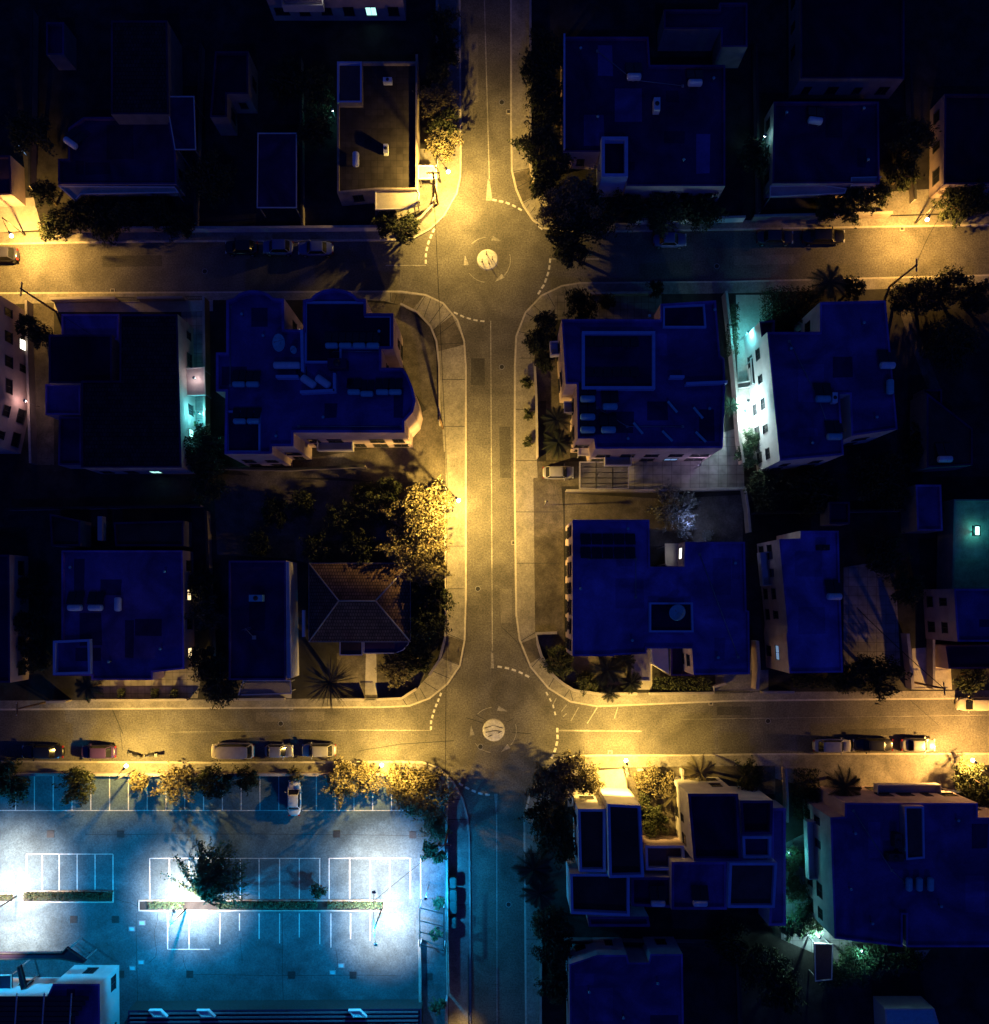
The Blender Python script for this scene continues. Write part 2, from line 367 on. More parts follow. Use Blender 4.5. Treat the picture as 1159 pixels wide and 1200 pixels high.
for x0,y0,x1,y1 in ((652,818,648,826),(664,826,658,834),(678,829,669,845),(700,829,688,848),(724,829,720,842),(664,836,660,840)): line(mb,x0,y0,x1,y1,.12)
up(struct('bay_hatching',mb,'paint_worn'))
def ring(cx,cy,r,w,a0,a1):
    mb=MB(); n=max(3,int(abs(a1-a0)/8)); A=[];B=[]
    for i in range(n+1):
        t=R(a0+(a1-a0)*i/n); A.append(W(cx+r*math.cos(t),cy-r*math.sin(t))); B.append(W(cx+(r-w)*math.cos(t),cy-(r-w)*math.sin(t)))
    mb.strip(A,B,.004); up(struct('roundabout_arrow_line',mb,'paint_worn'))
def arrow(cx,cy,r,a,s):   # triangle head on the circle
    t=R(a); p=(cx+r*math.cos(t),cy-r*math.sin(t)); tx,ty=math.sin(t),math.cos(t); nx,ny=math.cos(t),-math.sin(t)
    mb=MB(); mb.sheet(WP([(p[0]+tx*s,p[1]+ty*s),(p[0]-tx*s*.5+nx*s*.32,p[1]-ty*s*.5+ny*s*.32),(p[0]-tx*s*.5-nx*s*.42,p[1]-ty*s*.5-ny*s*.42)]),.004)
    up(struct('roundabout_arrow',mb,'paint_worn'))
for cx,cy,r0 in ((571.5,304.5,12.8),(578.5,855.5,13.5)):
    ring(cx,cy,27,.9,95,135); ring(cx,cy,27,.8,215,262); ring(cx,cy,27,.7,318,375)
    arrow(cx,cy,26,70,8); arrow(cx,cy,26,185,8); arrow(cx,cy,26,305,8)
    for zz,rr,nm,mt in ((.004,r0,'roundabout_rim','paint_worn'),):
        mb=MB(); mb.sheet([W(cx+rr*math.cos(2*math.pi*i/40),cy+rr*math.sin(2*math.pi*i/40)) for i in range(40)],zz); up(struct(nm,mb,mt))
    c0=W(cx,cy); mb=MB(); rr=(r0-.7)*S
    loops=[[(c0[0]+rr*k*math.cos(2*math.pi*i/40),c0[1]+rr*k*math.sin(2*math.pi*i/40),z) for i in range(40)] for k,z in ((1,.0),(1,.02),(.9,.05),(.6,.09),(.25,.11))]
    mb.loft(loops); struct('roundabout_island',mb,'paint_white')
# skid scratches worn across the lower island
mb=MB()
def lifted(x,y,cx,cy,r): 
    d=min(1,math.dist((x,y),(cx,cy))/r); return .115-.105*d**1.6
for x0,y0,x1,y1 in ((568,853,578,850),(578,850,589,853),(569,858,580,856),(580,856,588,857),(571,849,575,846),(581,846,586,848),(572,863,577,861),(579,863,585,861),(583,859,586,858)):
    z=max(lifted(x0,y0,578.5,855.5,13),lifted(x1,y1,578.5,855.5,13))+.012
    line(mb,x0,y0,x1,y1,.1,z)
struct('skid_marks',mb,'tar')
mb=MB(); r_=rnd
for (x0,y0,x1,y1) in ((546,841,566,847),(558,838,570,844),(470,872,532,868),(594,846,602,842),(600,858,622,860),(604,700,612,745),(588,735,606,752),(128,822,144,860),(140,852,144,880),(420,880,470,872),(1064,818,1100,850)):
    line(mb,x0,y0,x1,y1,.06+.05*r_.random(),.003)
up(struct('tar_lines',mb,'tar'))
# ---------------------------------------------------------------- parking lot painted bays (lot stands at kerb height)
mb=MB(); Z=Zb+.006
for x in range(-60,525,22):
    x0=x+13
    if 318<x0<322: continue
    line(mb,x0,908,x0,949,.12,Z)
line(mb,-60,949.5,500,949.5,.1,Z)
for x in (32,50,70,91,112,133): line(mb,x,1001,x,1043,.14,Z)
line(mb,32,1000.5,133,1000.5,.1,Z)
for x in (176,199,222,241,262,282,304,328,351,375): line(mb,x,1005.5,x,1053,.12,Z)
line(mb,176,1005.5,376,1005.5,.1,Z)
for x in (386,410,434,457,481,493): line(mb,x,1005.5,x,1053,.12,Z)
line(mb,386,1005.5,482,1005.5,.1,Z)
for x,y in ((197,1112),(222,1112),(258,1106),(281,1090),(304,1100),(328,1105),(351,1098),(375,1106),(388,1110),(411,1100),(434,1102)): line(mb,x,1070,x,y,.12,Z)
line(mb,198,1112,246,1112,.12,Z)
up(struct('parking_bay_lines',mb,'paint_white'))
mb=MB()
for pts in ([(186,1070),(180,1100),(186,1118),(176,1128)],[(214,1120),(218,1134),(224,1142)],[(282,1100),(284,1128)],[(100,977),(240,977),(520,980)],[(160,1070),(162,1200)],[(393,1110),(396,1128),(392,1140)],[(224,1142),(290,1143),(470,1143)],[(330,1060),(332,1180)],[(133,1053),(150,1057),(165,1063)]):
    pp=[(x+rnd.uniform(-1,1),y+rnd.uniform(-1,1)) for x,y in smooth(pts,1)]
    for a,b_ in zip(pp,pp[1:]): line(mb,*a,*b_,.05,Zb+.004)
up(struct('asphalt_cracks',mb,'tar'))
# ---------------------------------------------------------------- buildings
def volume(root,poly,h,wm,rm,par=.45,t=.22,z0=Zb-.02,ground=False,wname='wall',rname='roof'):
    pts=ccw(WP(poly,0 if ground else h)); n=len(pts)
    ins=inset(pts,t)
    mb=MB(); vs=[(x,y,z0) for x,y in pts]+[(x,y,h) for x,y in pts]+[(x,y,h) for x,y in ins]+[(x,y,h-par-.05) for x,y in ins]
    mb.add(vs[:2*n],[(i,(i+1)%n,n+(i+1)%n,n+i) for i in range(n)])
    w=mb.build(wname,wm,root,fix=False)
    mb=MB(); fs=[]
    for i in range(n):
        j=(i+1)%n
        for a in (0,1): fs.append((a*n+i,a*n+j,(a+1)*n+j,(a+1)*n+i))
    mb.add(vs[n:],fs)
    pmat=wm if wm in('trim','trim_blue') or rm==wm else {'roof_bright':'parapet_light','roof_pale':'parapet_light','roof_mid':'parapet_light','roof_grey':'parapet_mid','roof_dark':'parapet_mid' if h>4.4 else 'parapet_dark','roof_black':'parapet_dark','roof_brown':'trim_blue' if wm=='wall_white' else 'parapet_dark','roof_plum':'trim_blue','tile_dark':'parapet_dark','roofpaver':'wall_low'}.get(rm,wm)
    mb.build('parapet',pmat,root,fix=False)
    mb=MB(); mb.sheet(ins,h-par); r=up(mb.build(rname,rm,root))
    return pts
def inside(p,pts):
    c=False; n=len(pts)
    for i in range(n):
        a=pts[i]; b_=pts[i-1]
        if (a[1]>p[1])!=(b_[1]>p[1]) and p[0]<(b_[0]-a[0])*(p[1]-a[1])/(b_[1]-a[1])+a[0]: c=not c
    return c
def roofpatches(root,pts,z,rm):
    rr=random.Random(int(abs(pts[0][0]*13+pts[0][1]*7))); ar=abs(area2(pts))/2
    xs=[p[0] for p in pts]; ys=[p[1] for p in pts]; names=['roof_bright','roof_pale','roof_mid','roof_grey','roof_dark']
    i0=names.index(rm) if rm in names else 3; done=[]
    for k in range(int(ar/14)):
        w=rr.uniform(.9,3.6); l=rr.uniform(.9,5.); x=rr.uniform(min(xs),max(xs)); y=rr.uniform(min(ys),max(ys))
        q=[(x,y),(x+w,y+rr.uniform(-.1,.1)),(x+w+rr.uniform(-.15,.15),y+l),(x,y+l)]
        if not all(inside((a+dx,b+dy),pts) for a,b in q for dx,dy in ((.4,.4),(-.4,.4),(.4,-.4),(-.4,-.4))): continue
        if any(abs(x+w/2-a)<(w+c)/2+.1 and abs(y+l/2-b)<(l+d)/2+.1 for a,b,c,d in done): continue
        done.append((x+w/2,y+l/2,w,l)); m=names[max(1,min(4,i0+rr.choice((-1,1,1))))]
        mb=MB(); mb.sheet(q,z+.008); up(mb.build('roof_patch',m,root))
        if len(done)>6: break
def building(name,label,poly,h,wm='wall_cream',rm='roof_mid',par=.45,cat='building',ground=False,group=None,t=.22,**k):
    P=WP(poly,0 if ground else h); c=(sum(p[0] for p in P)/len(P),sum(p[1] for p in P)/len(P),Zb)
    root=empty(name,c,label,cat,group)
    root_pts=volume(root,poly,h,wm,rm,par,t,ground=ground,**k)
    if rm.startswith('roof_') and rm!='roof_black': roofpatches(root,root_pts,h-par,rm)
    return root,root_pts
NAD=Vector(W(NX,NY))
def window(root,p,u,n,z,w=1.2,hh=1.3,mat='pane',fm='metal_dark',sub='pane'):
    p=Vector((p[0],p[1],z)); u=Vector((u[0],u[1],0)); n=Vector((n[0],n[1],0)); k=Vector((0,0,1))
    mb=MB(); f=.05; dep=.06
    def bx(a0,a1,b0,b1,d0,d1,m):
        vs=[p+u*a+k*b+n*d for a in (a0,a1) for b in (b0,b1) for d in (d0,d1)]
        m.add(vs,[(0,1,3,2),(4,6,7,5),(0,4,5,1),(2,3,7,6),(0,2,6,4),(1,5,7,3)])
    bx(-w/2-f,-w/2,-hh/2,hh/2,-.02,dep,mb); bx(w/2,w/2+f,-hh/2,hh/2,-.02,dep,mb)
    bx(-w/2-f,w/2+f,hh/2,hh/2+f,-.02,dep,mb); bx(-w/2-f-.05,w/2+f+.05,-hh/2-f,-hh/2,-.02,dep+.08,mb); bx(-.025,.025,-hh/2,hh/2,-.02,dep-.02,mb)
    o=mb.build('window',fm,root)
    m2=MB(); bx(-w/2,w/2,-hh/2,hh/2,-.02,.025,m2); g=m2.build(sub,mat,o)
    return o
def facade(root,pts,h,lit=(),rows=None,skip=.15,edges=None,wsp=3.0,balc=0,seed=1,minlen=2.6,ww=1.25,wh=1.3,vis=.25,bw='wall_white'):
    rr=random.Random(seed); n=len(pts); cnt=0
    rows=rows or max(1,int((h-.6)/2.9))
    for i in range(n):
        a=Vector(pts[i]); b_=Vector(pts[(i+1)%n]); d=b_-a; L=d.length
        if L<minlen: continue
        u=d/L; nr=Vector((u.y,-u.x)); to=NAD-(a+b_)/2
        if to.length<1 or nr.dot(to.normalized())<vis: continue
        if edges is not None and i not in edges: continue
        m=max(1,int(L/wsp)); sp=L/m
        for r in range(rows):
            z=1.75+r*2.9
            if z+.9>h: break
            for c in range(m):
                q=a+u*(sp*(c+.5))
                if rr.random()<skip: continue
                mat='pane'
                if cnt in lit: mat=lit[cnt] if isinstance(lit,dict) else 'win_white'
                cnt+=1
                window(root,q+Vector((0,0)),u,nr,z,ww*rr.choice((1,1,1.35,.7)),wh*rr.choice((1,1,.8)),mat)
            if balc and L>6 and r>0:
                s0=L*.12; s1=L*.12+min(L*.76,balc*L)
                mbb=MB(); p0=a+u*s0; p1=a+u*s1; zf=z-1.45
                def q3(s_,dd,zz): q=a+u*s_+nr*dd; return (q.x,q.y,zz)
                def slab(s0,s1,d0,d1,z0,z1):
                    vs=[q3(s_,dd,zz) for s_ in (s0,s1) for dd in (d0,d1) for zz in (z0,z1)]
                    mbb.add(vs,[(0,1,3,2),(4,6,7,5),(0,4,5,1),(2,3,7,6),(0,2,6,4),(1,5,7,3)])
                slab(s0,s1,.004,1.1,zf-.15,zf); slab(s0,s1,1.0,1.1,zf+.002,zf+.95); slab(s0,s0+.1,.004,.998,zf+.002,zf+.95); slab(s1-.1,s1,.004,.998,zf+.002,zf+.95)
                mbb.build('balcony',bw,root)
    return cnt
def wallline(label,pts,hgt=1.2,t=.2,mat='wall_low',name='garden_wall',h=0,group=None,ret=False,cm='concrete'):
    P=WP(pts,0); mb=MB(); c=P[0]
    A=offline(P,t/2); B=offline(P,-t/2); n=len(P)
    vs=[(x,y,0) for x,y in A]+[(x,y,0) for x,y in B]+[(x,y,hgt+Zb) for x,y in A]+[(x,y,hgt+Zb) for x,y in B]
    fs=[]
    for i in range(n-1): fs+=[(i,i+1,2*n+i+1,2*n+i),(n+i,n+i+1,3*n+i+1,3*n+i),(2*n+i,2*n+i+1,3*n+i+1,3*n+i)]
    fs+=[(0,n,3*n,2*n),(n-1,2*n-1,4*n-1,3*n-1)]
    mb.add(vs,fs); root=empty(name,(c[0],c[1],0),label,'wall',group)
    mb.build('wall_body',mat,root)
    mb=MB(); A=offline(P,t/2+.05); B=offline(P,-t/2-.05); z=hgt+Zb
    vs=[(x,y,z-.003) for x,y in A]+[(x,y,z-.003) for x,y in B]+[(x,y,z+.07) for x,y in A]+[(x,y,z+.07) for x,y in B]
    fs=[]
    for i in range(n-1): fs+=[(i,i+1,2*n+i+1,2*n+i),(n+i,n+i+1,3*n+i+1,3*n+i),(2*n+i,2*n+i+1,3*n+i+1,3*n+i),(i,i+1,n+i+1,n+i)]
    fs+=[(0,n,3*n,2*n),(n-1,2*n-1,4*n-1,3*n-1)]
    mb.add(vs,fs); mb.build('coping',cm,root)
    return root
# --- roof kit
def loc3(x,y,h): a=W(x,y,h); return (a[0],a[1],h)
def heater(x,y,h,rot,label,group,tank='tank_white',s=1.,panel=True,pd=1):
    c=loc3(x,y,h); r=empty('solar_water_heater',c,label,'water heater',group); a=R(rot)
    ux=Vector((math.cos(a),math.sin(a),0)); uy=Vector((-math.sin(a),math.cos(a),0))*pd; c=Vector(c)
    mb=MB(); L=1.75*s; rr=.42*s; z=Vector((0,0,.62)); 
    mb.tube([c+z+ux*t for t in (-L/2,-L/2+.08,-L/2+.2,L/2-.2,L/2-.08,L/2)],[rr*.55,rr*.88,rr,rr,rr*.88,rr*.55],14)
    mb.build('tank',tank,r,auto=True)
    mb=MB()
    for sx in (-.6,.6):
        for sy in (-.3,.3): mb.bar(c+ux*sx*s+uy*sy*s,c+ux*sx*s+uy*sy*s*.6+Vector((0,0,.45)),.05,.05)
        mb.bar(c+ux*sx*s-uy*.3*s+Vector((0,0,.4)),c+ux*sx*s+uy*.3*s+Vector((0,0,.4)),.05,.05)
    mb.build('stand','metal_grey',r)
    if panel:
        for sx in (-.52,.52):
            mb=MB(); p=c+ux*sx*s
            a0=p+uy*.45*s+Vector((0,0,.9)); a1=p+uy*2.0*s+Vector((0,0,.25))
            v=[a0-ux*.48*s,a0+ux*.48*s,a1+ux*.48*s,a1-ux*.48*s]
            mb.add([*v,*[q-Vector((0,0,.07)) for q in v]],[(0,1,2,3),(7,6,5,4),(0,4,5,1),(1,5,6,2),(2,6,7,3),(3,7,4,0)])
            mb.build('collector','solar',r)
    return r
def acunit(x,y,h,rot,label,group,mat='tank_white',s=1.):
    c=loc3(x,y,h); r=empty('air_conditioner',c,label,'air conditioner',group); a=R(rot)
    mb=MB(); mb.box((c[0],c[1],h+.45*s),(1.1*s,.55*s,.7*s),a); mb.build('casing',mat,r)
    mb=MB(); mb.tube([(c[0],c[1],h+.8*s),(c[0],c[1],h+.84*s)],.2*s,12); mb.build('fan_grille','metal_dark',r)
    mb=MB(); mb.box((c[0],c[1],h+.05),(1.0*s,.1,.1),a); mb.build('foot','metal_grey',r)
def dish(x,y,h,rad,az,label,group=None,mat='tank_blue'):
    c=Vector(loc3(x,y,h)); r=empty('satellite_dish',c,label,'satellite dish',group)
    mb=MB(); mb.tube([c,c+Vector((0,0,.9))],.05,8); mb.build('mast','metal_grey',r)
    ax=Vector((math.cos(R(az))*.55,math.sin(R(az))*.55,.83)).normalized(); t1=ax.cross(Vector((0,0,1))).normalized(); t2=ax.cross(t1); o=c+Vector((0,0,1.0))
    L=[]
    for k in (.05,.3,.6,.85,1.0):
        L.append([o+ax*(k*k*.25*rad)+(t1*math.cos(2*math.pi*i/24)+t2*math.sin(2*math.pi*i/24))*rad*k for i in range(24)])
    mb=MB(); mb.loft(L,cap=False); mb.add(L[0],[tuple(range(24))])
    d=mb.build('reflector',mat,r); m=d.modifiers.new('thick','SOLIDIFY'); m.thickness=.03
    mb=MB(); f=o+ax*rad*.9; mb.bar(o-t2*rad*.95,f,.04,.04); mb.box(f,(.12,.12,.12)); mb.build('feed_arm','metal_grey',r)
def beam(x0,y0,x1,y1,h,label,w=.25,hh=.3,mat='trim_blue',name='roof_screen_wall',cat='wall',group=None,hz=1.0):
    a=loc3(x0,y0,h); b_=loc3(x1,y1,h); c=[(a[i]+b_[i])/2 for i in range(3)]
    r=empty(name,(c[0],c[1],h),label,cat,group)
    mb=MB(); mb.bar((a[0],a[1],h+hz/2),(b_[0],b_[1],h+hz/2),w,hz); mb.build('panel',mat,r)
    mb=MB(); mb.bar((a[0],a[1],h+hz+.03),(b_[0],b_[1],h+hz+.03),w+.08,.06); mb.build('coping',mat,r)
def slab(name,label,poly,h,mat,th=.18,cat='canopy',posts=True,pm='metal_grey',group=None,z0=Zb):
    P=ccw(WP(poly,h)); c=(sum(p[0] for p in P)/len(P),sum(p[1] for p in P)/len(P),z0)
    r=empty(name,c,label,cat,group); n=len(P); mb=MB()
    mb.add([(x,y,h-th) for x,y in P]+[(x,y,h) for x,y in P],[tuple(range(n-1,-1,-1)),tuple(range(n,2*n))]+[(i,(i+1)%n,n+(i+1)%n,n+i) for i in range(n)])
    mb.build('roof',mat,r)
    mb=MB(); q=inset(P,.05)
    mb=MB()
    vs=[(x,y,h+.0) for x,y in P]+[(x,y,h+.1) for x,y in P]+[(x,y,h+.1) for x,y in inset(P,.12)]+[(x,y,h+.003) for x,y in inset(P,.12)]
    fs=[]
    for i in range(n):
        j=(i+1)%n
        for a in range(3): fs.append((a*n+i,a*n+j,(a+1)*n+j,(a+1)*n+i))
    mb.add(vs,fs); mb.build('edge_trim','trim' if mat!='roof_black' else 'metal_dark',r)
    if posts:
        for x,y in inset(P,.25):
            mb=MB(); mb.box((x,y,(h-th+z0)/2),(.12,.12,h-th-z0)); mb.build('post',pm,r)
    return r
SOL='solar water heaters on the flat roofs'
# NW block
r,p=building('house','pale flat-roofed house above the left streetlight, pergola walls on its street side',[(80,150),(98,137),(165,137),(165,114),(193,114),(206,180),(207,216),(68,216),(68,186),(80,186)],3.0,'wall_cream','roof_grey')
facade(r,p,3.0,seed=2)
volume(r,[(130,24),(196,24),(198,134),(130,134)],4.6,'wall_grey','tile_dark',par=.1)
slab('carport','blue-grey lean-to canopy against the east side of the top-left flat house',[(194,113),(228,113),(230,176),(205,176)],4.1,'roof_grey')
slab('pergola','narrow pale pergola slab along the street front of the top-left house',[(68,218),(92,218),(205,219),(210,226),(95,228),(88,236)],2.8,'concrete')
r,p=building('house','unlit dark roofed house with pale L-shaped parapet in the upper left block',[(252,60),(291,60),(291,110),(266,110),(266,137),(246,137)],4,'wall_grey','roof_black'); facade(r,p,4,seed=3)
slab('carport','long rectangular blue slab roof standing alone beside the terrace house',[(302,156),(348,156),(348,244),(301,244)],3,'roof_grey')
r,p=building('apartment_block','pinkish apartment block cut by the top edge with rows of square windows',[(322,25),(476,25),(476,-180),(322,-180)],11,'wall_cream','roof_mid',ground=True)
facade(r,p,11,lit={4:'win_teal',8:'win_white',11:'win_dim'},seed=5,skip=.05,wsp=2.6,balc=.3)
r,p=building('house','low house with a brown paved roof terrace beside the upper street',[(395,72),(489,72),(489,222),(440,222),(395,226)],3.4,'wall_low','roofpaver',par=.5)
facade(r,p,3.4,seed=6)
volume(r,[(395,72),(424,72),(424,120),(395,120)],3.9,'wall_grey','roof_plum')
slab('porch','rounded sunlit-yellow porch roof at the corner of the terrace house',[(440,222),(488,221),(492,227),(491,235),(486,241),(478,245),(440,246)],2.9,'concrete')
slab('carport','brightly lit square canopy roof next to the north streetlight',[(490,194),(512,194),(512,210),(490,210)],2.5,'concrete')
r,p=building('shed','tiny shed with a bluish roof near the top left corner',[(54,26),(75,26),(75,64),(54,64)],3,'wall_grey','roof_grey',cat='shed')
r,p=building('shed','small shed by the left edge above the left streetlight',[(-40,182),(12,182),(14,228),(-40,230)],3,'wall_cream','roof_dark',cat='shed')
window(r,Vector(W(26,176,1.6)),Vector((0.5,-.86)),Vector((.86,.5)),1.7,1.2,1.2,'win_dim')
heater(86,171,3.3,-35,'single solar heater standing askew on the top-left flat roof',SOL)
heater(418,190,3.0,90,'upright pale heater on the brown paved terrace roof',SOL,panel=False)
acunit(453,178,3.0,90,'small pale air conditioner in the middle of the paved terrace roof','air conditioners on roofs')
acunit(455,98,3.0,0,'air conditioner at the north end of the paved terrace roof','air conditioners on roofs')
# NE block
r,p=building('house','wide flat-roofed house behind the trees north-east of the upper roundabout',[(660,43),(760,43),(762,76),(850,76),(850,218),(734,218),(734,207),(705,207),(705,178),(660,178)],4,'wall_cream','roof_grey')
facade(r,p,4,seed=8)
volume(r,[(705,160),(736,160),(736,207),(705,207)],5.0,'trim_blue','roof_black',par=.8,t=.4)
r,p=building('house','bluish stepped roof by the top edge right of the upper street',[(778,11),(843,11),(843,3),(876,3),(876,55),(845,55),(845,34),(778,34)],4,'wall_grey','roof_grey')
r,p=building('house','square flat-roofed house with a lit street balcony at the right end',[(907,119),(1030,119),(1031,215),(905,215)],3.6,'wall_cream','roof_grey')
facade(r,p,3.6,seed=9,balc=0)
slab('porch','ochre-lit porch slab at the corner of the square right-hand house',[(997,208),(1033,207),(1025,217),(997,218)],3.3,'concrete')
slab('porch','mauve front porch slab along the square right-hand house',[(902,218),(965,217),(992,221),(990,227),(902,231)],3.0,'wall_cream')
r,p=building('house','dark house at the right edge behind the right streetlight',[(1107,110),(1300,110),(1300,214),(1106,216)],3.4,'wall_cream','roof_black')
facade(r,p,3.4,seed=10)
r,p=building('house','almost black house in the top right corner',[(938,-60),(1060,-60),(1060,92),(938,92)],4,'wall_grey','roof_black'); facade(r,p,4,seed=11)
heater(742,94,3.6,0,'pale heater in the middle of the wide north-east roof',SOL)
heater(813,101,3.6,0,'pale heater on the right part of the wide north-east roof',SOL)
acunit(768,128,3.6,90,'tall mauve cased air conditioner between two roofs of the wide house','air conditioners on roofs',s=1.4)
heater(953,145,3.2,-8,'lone heater on the square right-hand roof',SOL)
beam(661,43,661,177,3.9,'low screen along the street side of the wide north-east roof',hz=.5,w=.15)
# W block
r,p=building('apartment_block','apartment block cut by the left edge, its window wall facing the driveway',[(36,368),(37,478),(25,532),(-180,532),(-180,368)],8,'wall_cream','roof_mid',ground=True)
facade(r,p,8,lit={5:'win_white'},seed=12,wsp=2.7,skip=.1)
r,p=building('house','large dark tiled house between the driveway and the curved apartment block',[(140,368),(208,368),(213,548),(95,548),(95,446),(140,446)],5,'wall_cream','tile_dark',par=.15)
facade(r,p,5,lit={2:'win_teal',4:'win_teal'},seed=13)
volume(r,[(72,368),(139,368),(139,398),(72,398)],3.3,'wall_cream','roof_pale')
volume(r,[(57,392),(131,392),(131,449),(57,449)],4.1,'wall_grey','roof_black',par=.15)
volume(r,[(53,450),(94,450),(94,486),(53,486)],3.1,'wall_cream','roof_mid')
volume(r,[(69,488),(95,488),(95,545),(68,545)],3.0,'wall_cream','roof_grey')
slab('carport','small lit garage roof between the dark tiled house and the fence',[(216,432),(240,430),(241,463),(218,464)],2.6,'wall_cream')
slab('canopy','turquoise lit strip canopy hugging the dark tiled house',[(198,418),(207,418),(209,452),(200,455)],3.2,'trim')
slab('bench_table','narrow white tabletop in the turquoise lit side yard',[(211,477),(224,473),(225,479),(212,483)],1.0,'trim',cat='table',th=.06)
# curved apartment block
def arc(x0,y0,x1,y1,b,n=8):
    out=[]
    for i in range(1,n):
        t=i/n; out.append((x0+(x1-x0)*t,y0+(y1-y0)*t-b*math.sin(math.pi*t)**.6))
    return out
poly=[(263,532),(264,459),(253,459),(253,413),(265,413),(265,352),(274,349)]+arc(274,349,320,349,9)+[(320,349),(333,350),(333,386),(355,386),(355,351),(364,350)]+arc(364,350,419,350,12,10)+[(419,350),(429,350),(429,367),(461,367),(461,409),(447,409),(447,431),(472,431),(478,440),(484,455),(487,470),(484,483),(474,494),(474,507),(344,507),(344,523),(319,523),(319,532)]
Mh=9.2
r,p=building('apartment_block','big blue-roofed apartment block with two rounded bays facing the upper cross street',poly,Mh,'wall_cream','roof_mid',par=.6,t=.3)
facade(r,p,Mh,lit={3:'win_white',17:'win_white'},seed=14,wsp=2.4,skip=.03,balc=.34,minlen=1.6,ww=1.25,wh=1.5)
volume(r,[(265,481),(305,481),(305,530),(265,530)],Mh-.25,'trim_blue','roof_dark',par=.3,z0=Mh-.7)
volume(r,[(357,353),(429,353),(429,369),(459,369),(459,408),(400,408),(400,425),(357,425)],Mh-.2,'trim_blue','roof_dark',par=.3,z0=Mh-.7)
hh=Mh-.6
dish(331,405,hh+.0,1.0,200,'large pale satellite dish near the light well of the big apartment roof')
dish(347,413,hh,.45,220,'small satellite dish beside the large one on the big apartment roof')
heater(331,430,hh,0,'left of the paired white heater boxes by the light well',SOL,panel=False,tank='tank_white')
heater(345,430,hh,0,'right of the paired white heater boxes by the light well',SOL,panel=False,tank='tank_white')
for i,(x,rot) in enumerate(((363,-35),(380,-35))):
    heater(x,449,hh,rot,'%s tilted white solar box behind the roof screen wall'%('left' if i==0 else 'right'),SOL,s=1.1,panel=False)
beam(326,444,352,444,hh,'short screen wall below the paired white heaters')
beam(354,462,394,460,hh,'long pale screen wall below the two tilted boxes')
beam(394,440,394,461,hh,'screen wall at right angles to the long one on the apartment roof')
beam(356,390,357,438,hh,'screen wall dividing the two halves of the apartment roof')
for i,(x,y) in enumerate(((390,407),(406,407),(422,407),(438,407))): heater(x,y,hh,0,['first','second','third','fourth'][i]+' heater from the left in the north row on the apartment roof',SOL,tank='tank_blue',s=.85)
for i,(x,y) in enumerate(((416,461),(431,463),(449,461),(464,461))): heater(x,y,hh,0,['first','second','third','fourth'][i]+' heater from the left in the east row on the apartment roof',SOL,tank='tank_blue',s=.85)
for i,(x,y) in enumerate(((282,452),(298,452),(283,495),(299,495))): heater(x,y,hh,0,['upper left','upper right','lower left','lower right'][i]+' heater of four on the west part of the apartment roof',SOL,tank='tank_blue',s=.85)
acunit(398,430,hh,0,'wide cased air conditioner in the centre of the apartment roof','air conditioners on roofs',mat='roof_grey',s=2.0)
# SW of block
r,p=building('house','square blue-roofed house with three heaters beside the lower cross street',[(72,645),(214,645),(216,784),(179,788),(179,797),(107,797),(107,792),(62,792),(62,751),(72,751)],3.5,'wall_cream','roof_mid',par=.35)
facade(r,p,3.5,lit={0:'win_warm',2:'win_warm'},seed=15,skip=0,wsp=3.6)
volume(r,[(62,751),(105,749),(106,790),(62,791)],3.8,'trim_blue','roof_grey',par=.7,t=.3)
for i,(x,y) in enumerate(((91,712),(115,712))): heater(x,y,3.15,0,('left' if i==0 else 'middle')+' of the three heaters on the square blue roof',SOL)
heater(141,708,3.15,90,'rightmost of three heaters on the square blue roof, set upright',SOL,panel=False)
r,p=building('house','narrow dark blue roofed house with a glazed porch on the lower street',[(268,657),(335,657),(335,797),(268,797)],3.7,'wall_cream','roof_grey',par=.3)
facade(r,p,3.7,seed=16)
volume(r,[(335,658),(338.5,658),(341,795),(336,795)],4.1,'wall_white','wall_white',par=.1,t=.05)
beam(357,715,357,746,3,'detached pale side wall between the narrow house and the hip-roofed house',hz=.6,w=.25,mat='trim')
slab('porch','glazed porch roof in front of the narrow dark blue house',[(285,797),(341,797),(342,813),(279,815)],2.7,'glass_canopy')
acunit(303,701,3.4,0,'cased air conditioner near the top of the narrow dark roof','air conditioners on roofs',mat='tank_blue',s=1.5)
r_=empty('aerial',loc3(298,735,3.4),'thin television aerial lying over the narrow dark roof','aerial')
mb=MB(); a=Vector(loc3(298,747,3.4)); mb.tube([a,a+Vector((-.3,1.2,2.6))],.03,6); mb.bar(a+Vector((-.8,1.0,2.4)),a+Vector((.4,1.4,2.5)),.03,.03); mb.bar(a+Vector((-.6,.9,2.0)),a+Vector((.3,1.2,2.1)),.03,.03)
mb.build('mast','metal_grey',r_); mb=MB(); mb.box(a+Vector((0,0,.06)),(.5,.5,.12)); mb.build('base_plate','concrete',r_)
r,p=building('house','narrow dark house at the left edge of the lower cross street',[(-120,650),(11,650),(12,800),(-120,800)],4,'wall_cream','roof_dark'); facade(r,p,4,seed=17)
r,p=building('shed','dark purple garden shed behind the square blue roof',[(58,602),(94,610),(94,640),(60,640)],2.8,'wall_grey','roof_brown',cat='shed')
r,p=building('shed','second dark shed behind the square blue roof, nearer the orchard',[(133,612),(215,610),(215,640),(135,640)],2.8,'wall_grey','roof_brown',cat='shed')
beam(122,606,122,634,2,'slim pale screen standing between the two dark sheds',hz=1.,w=.5,mat='wall_cream')
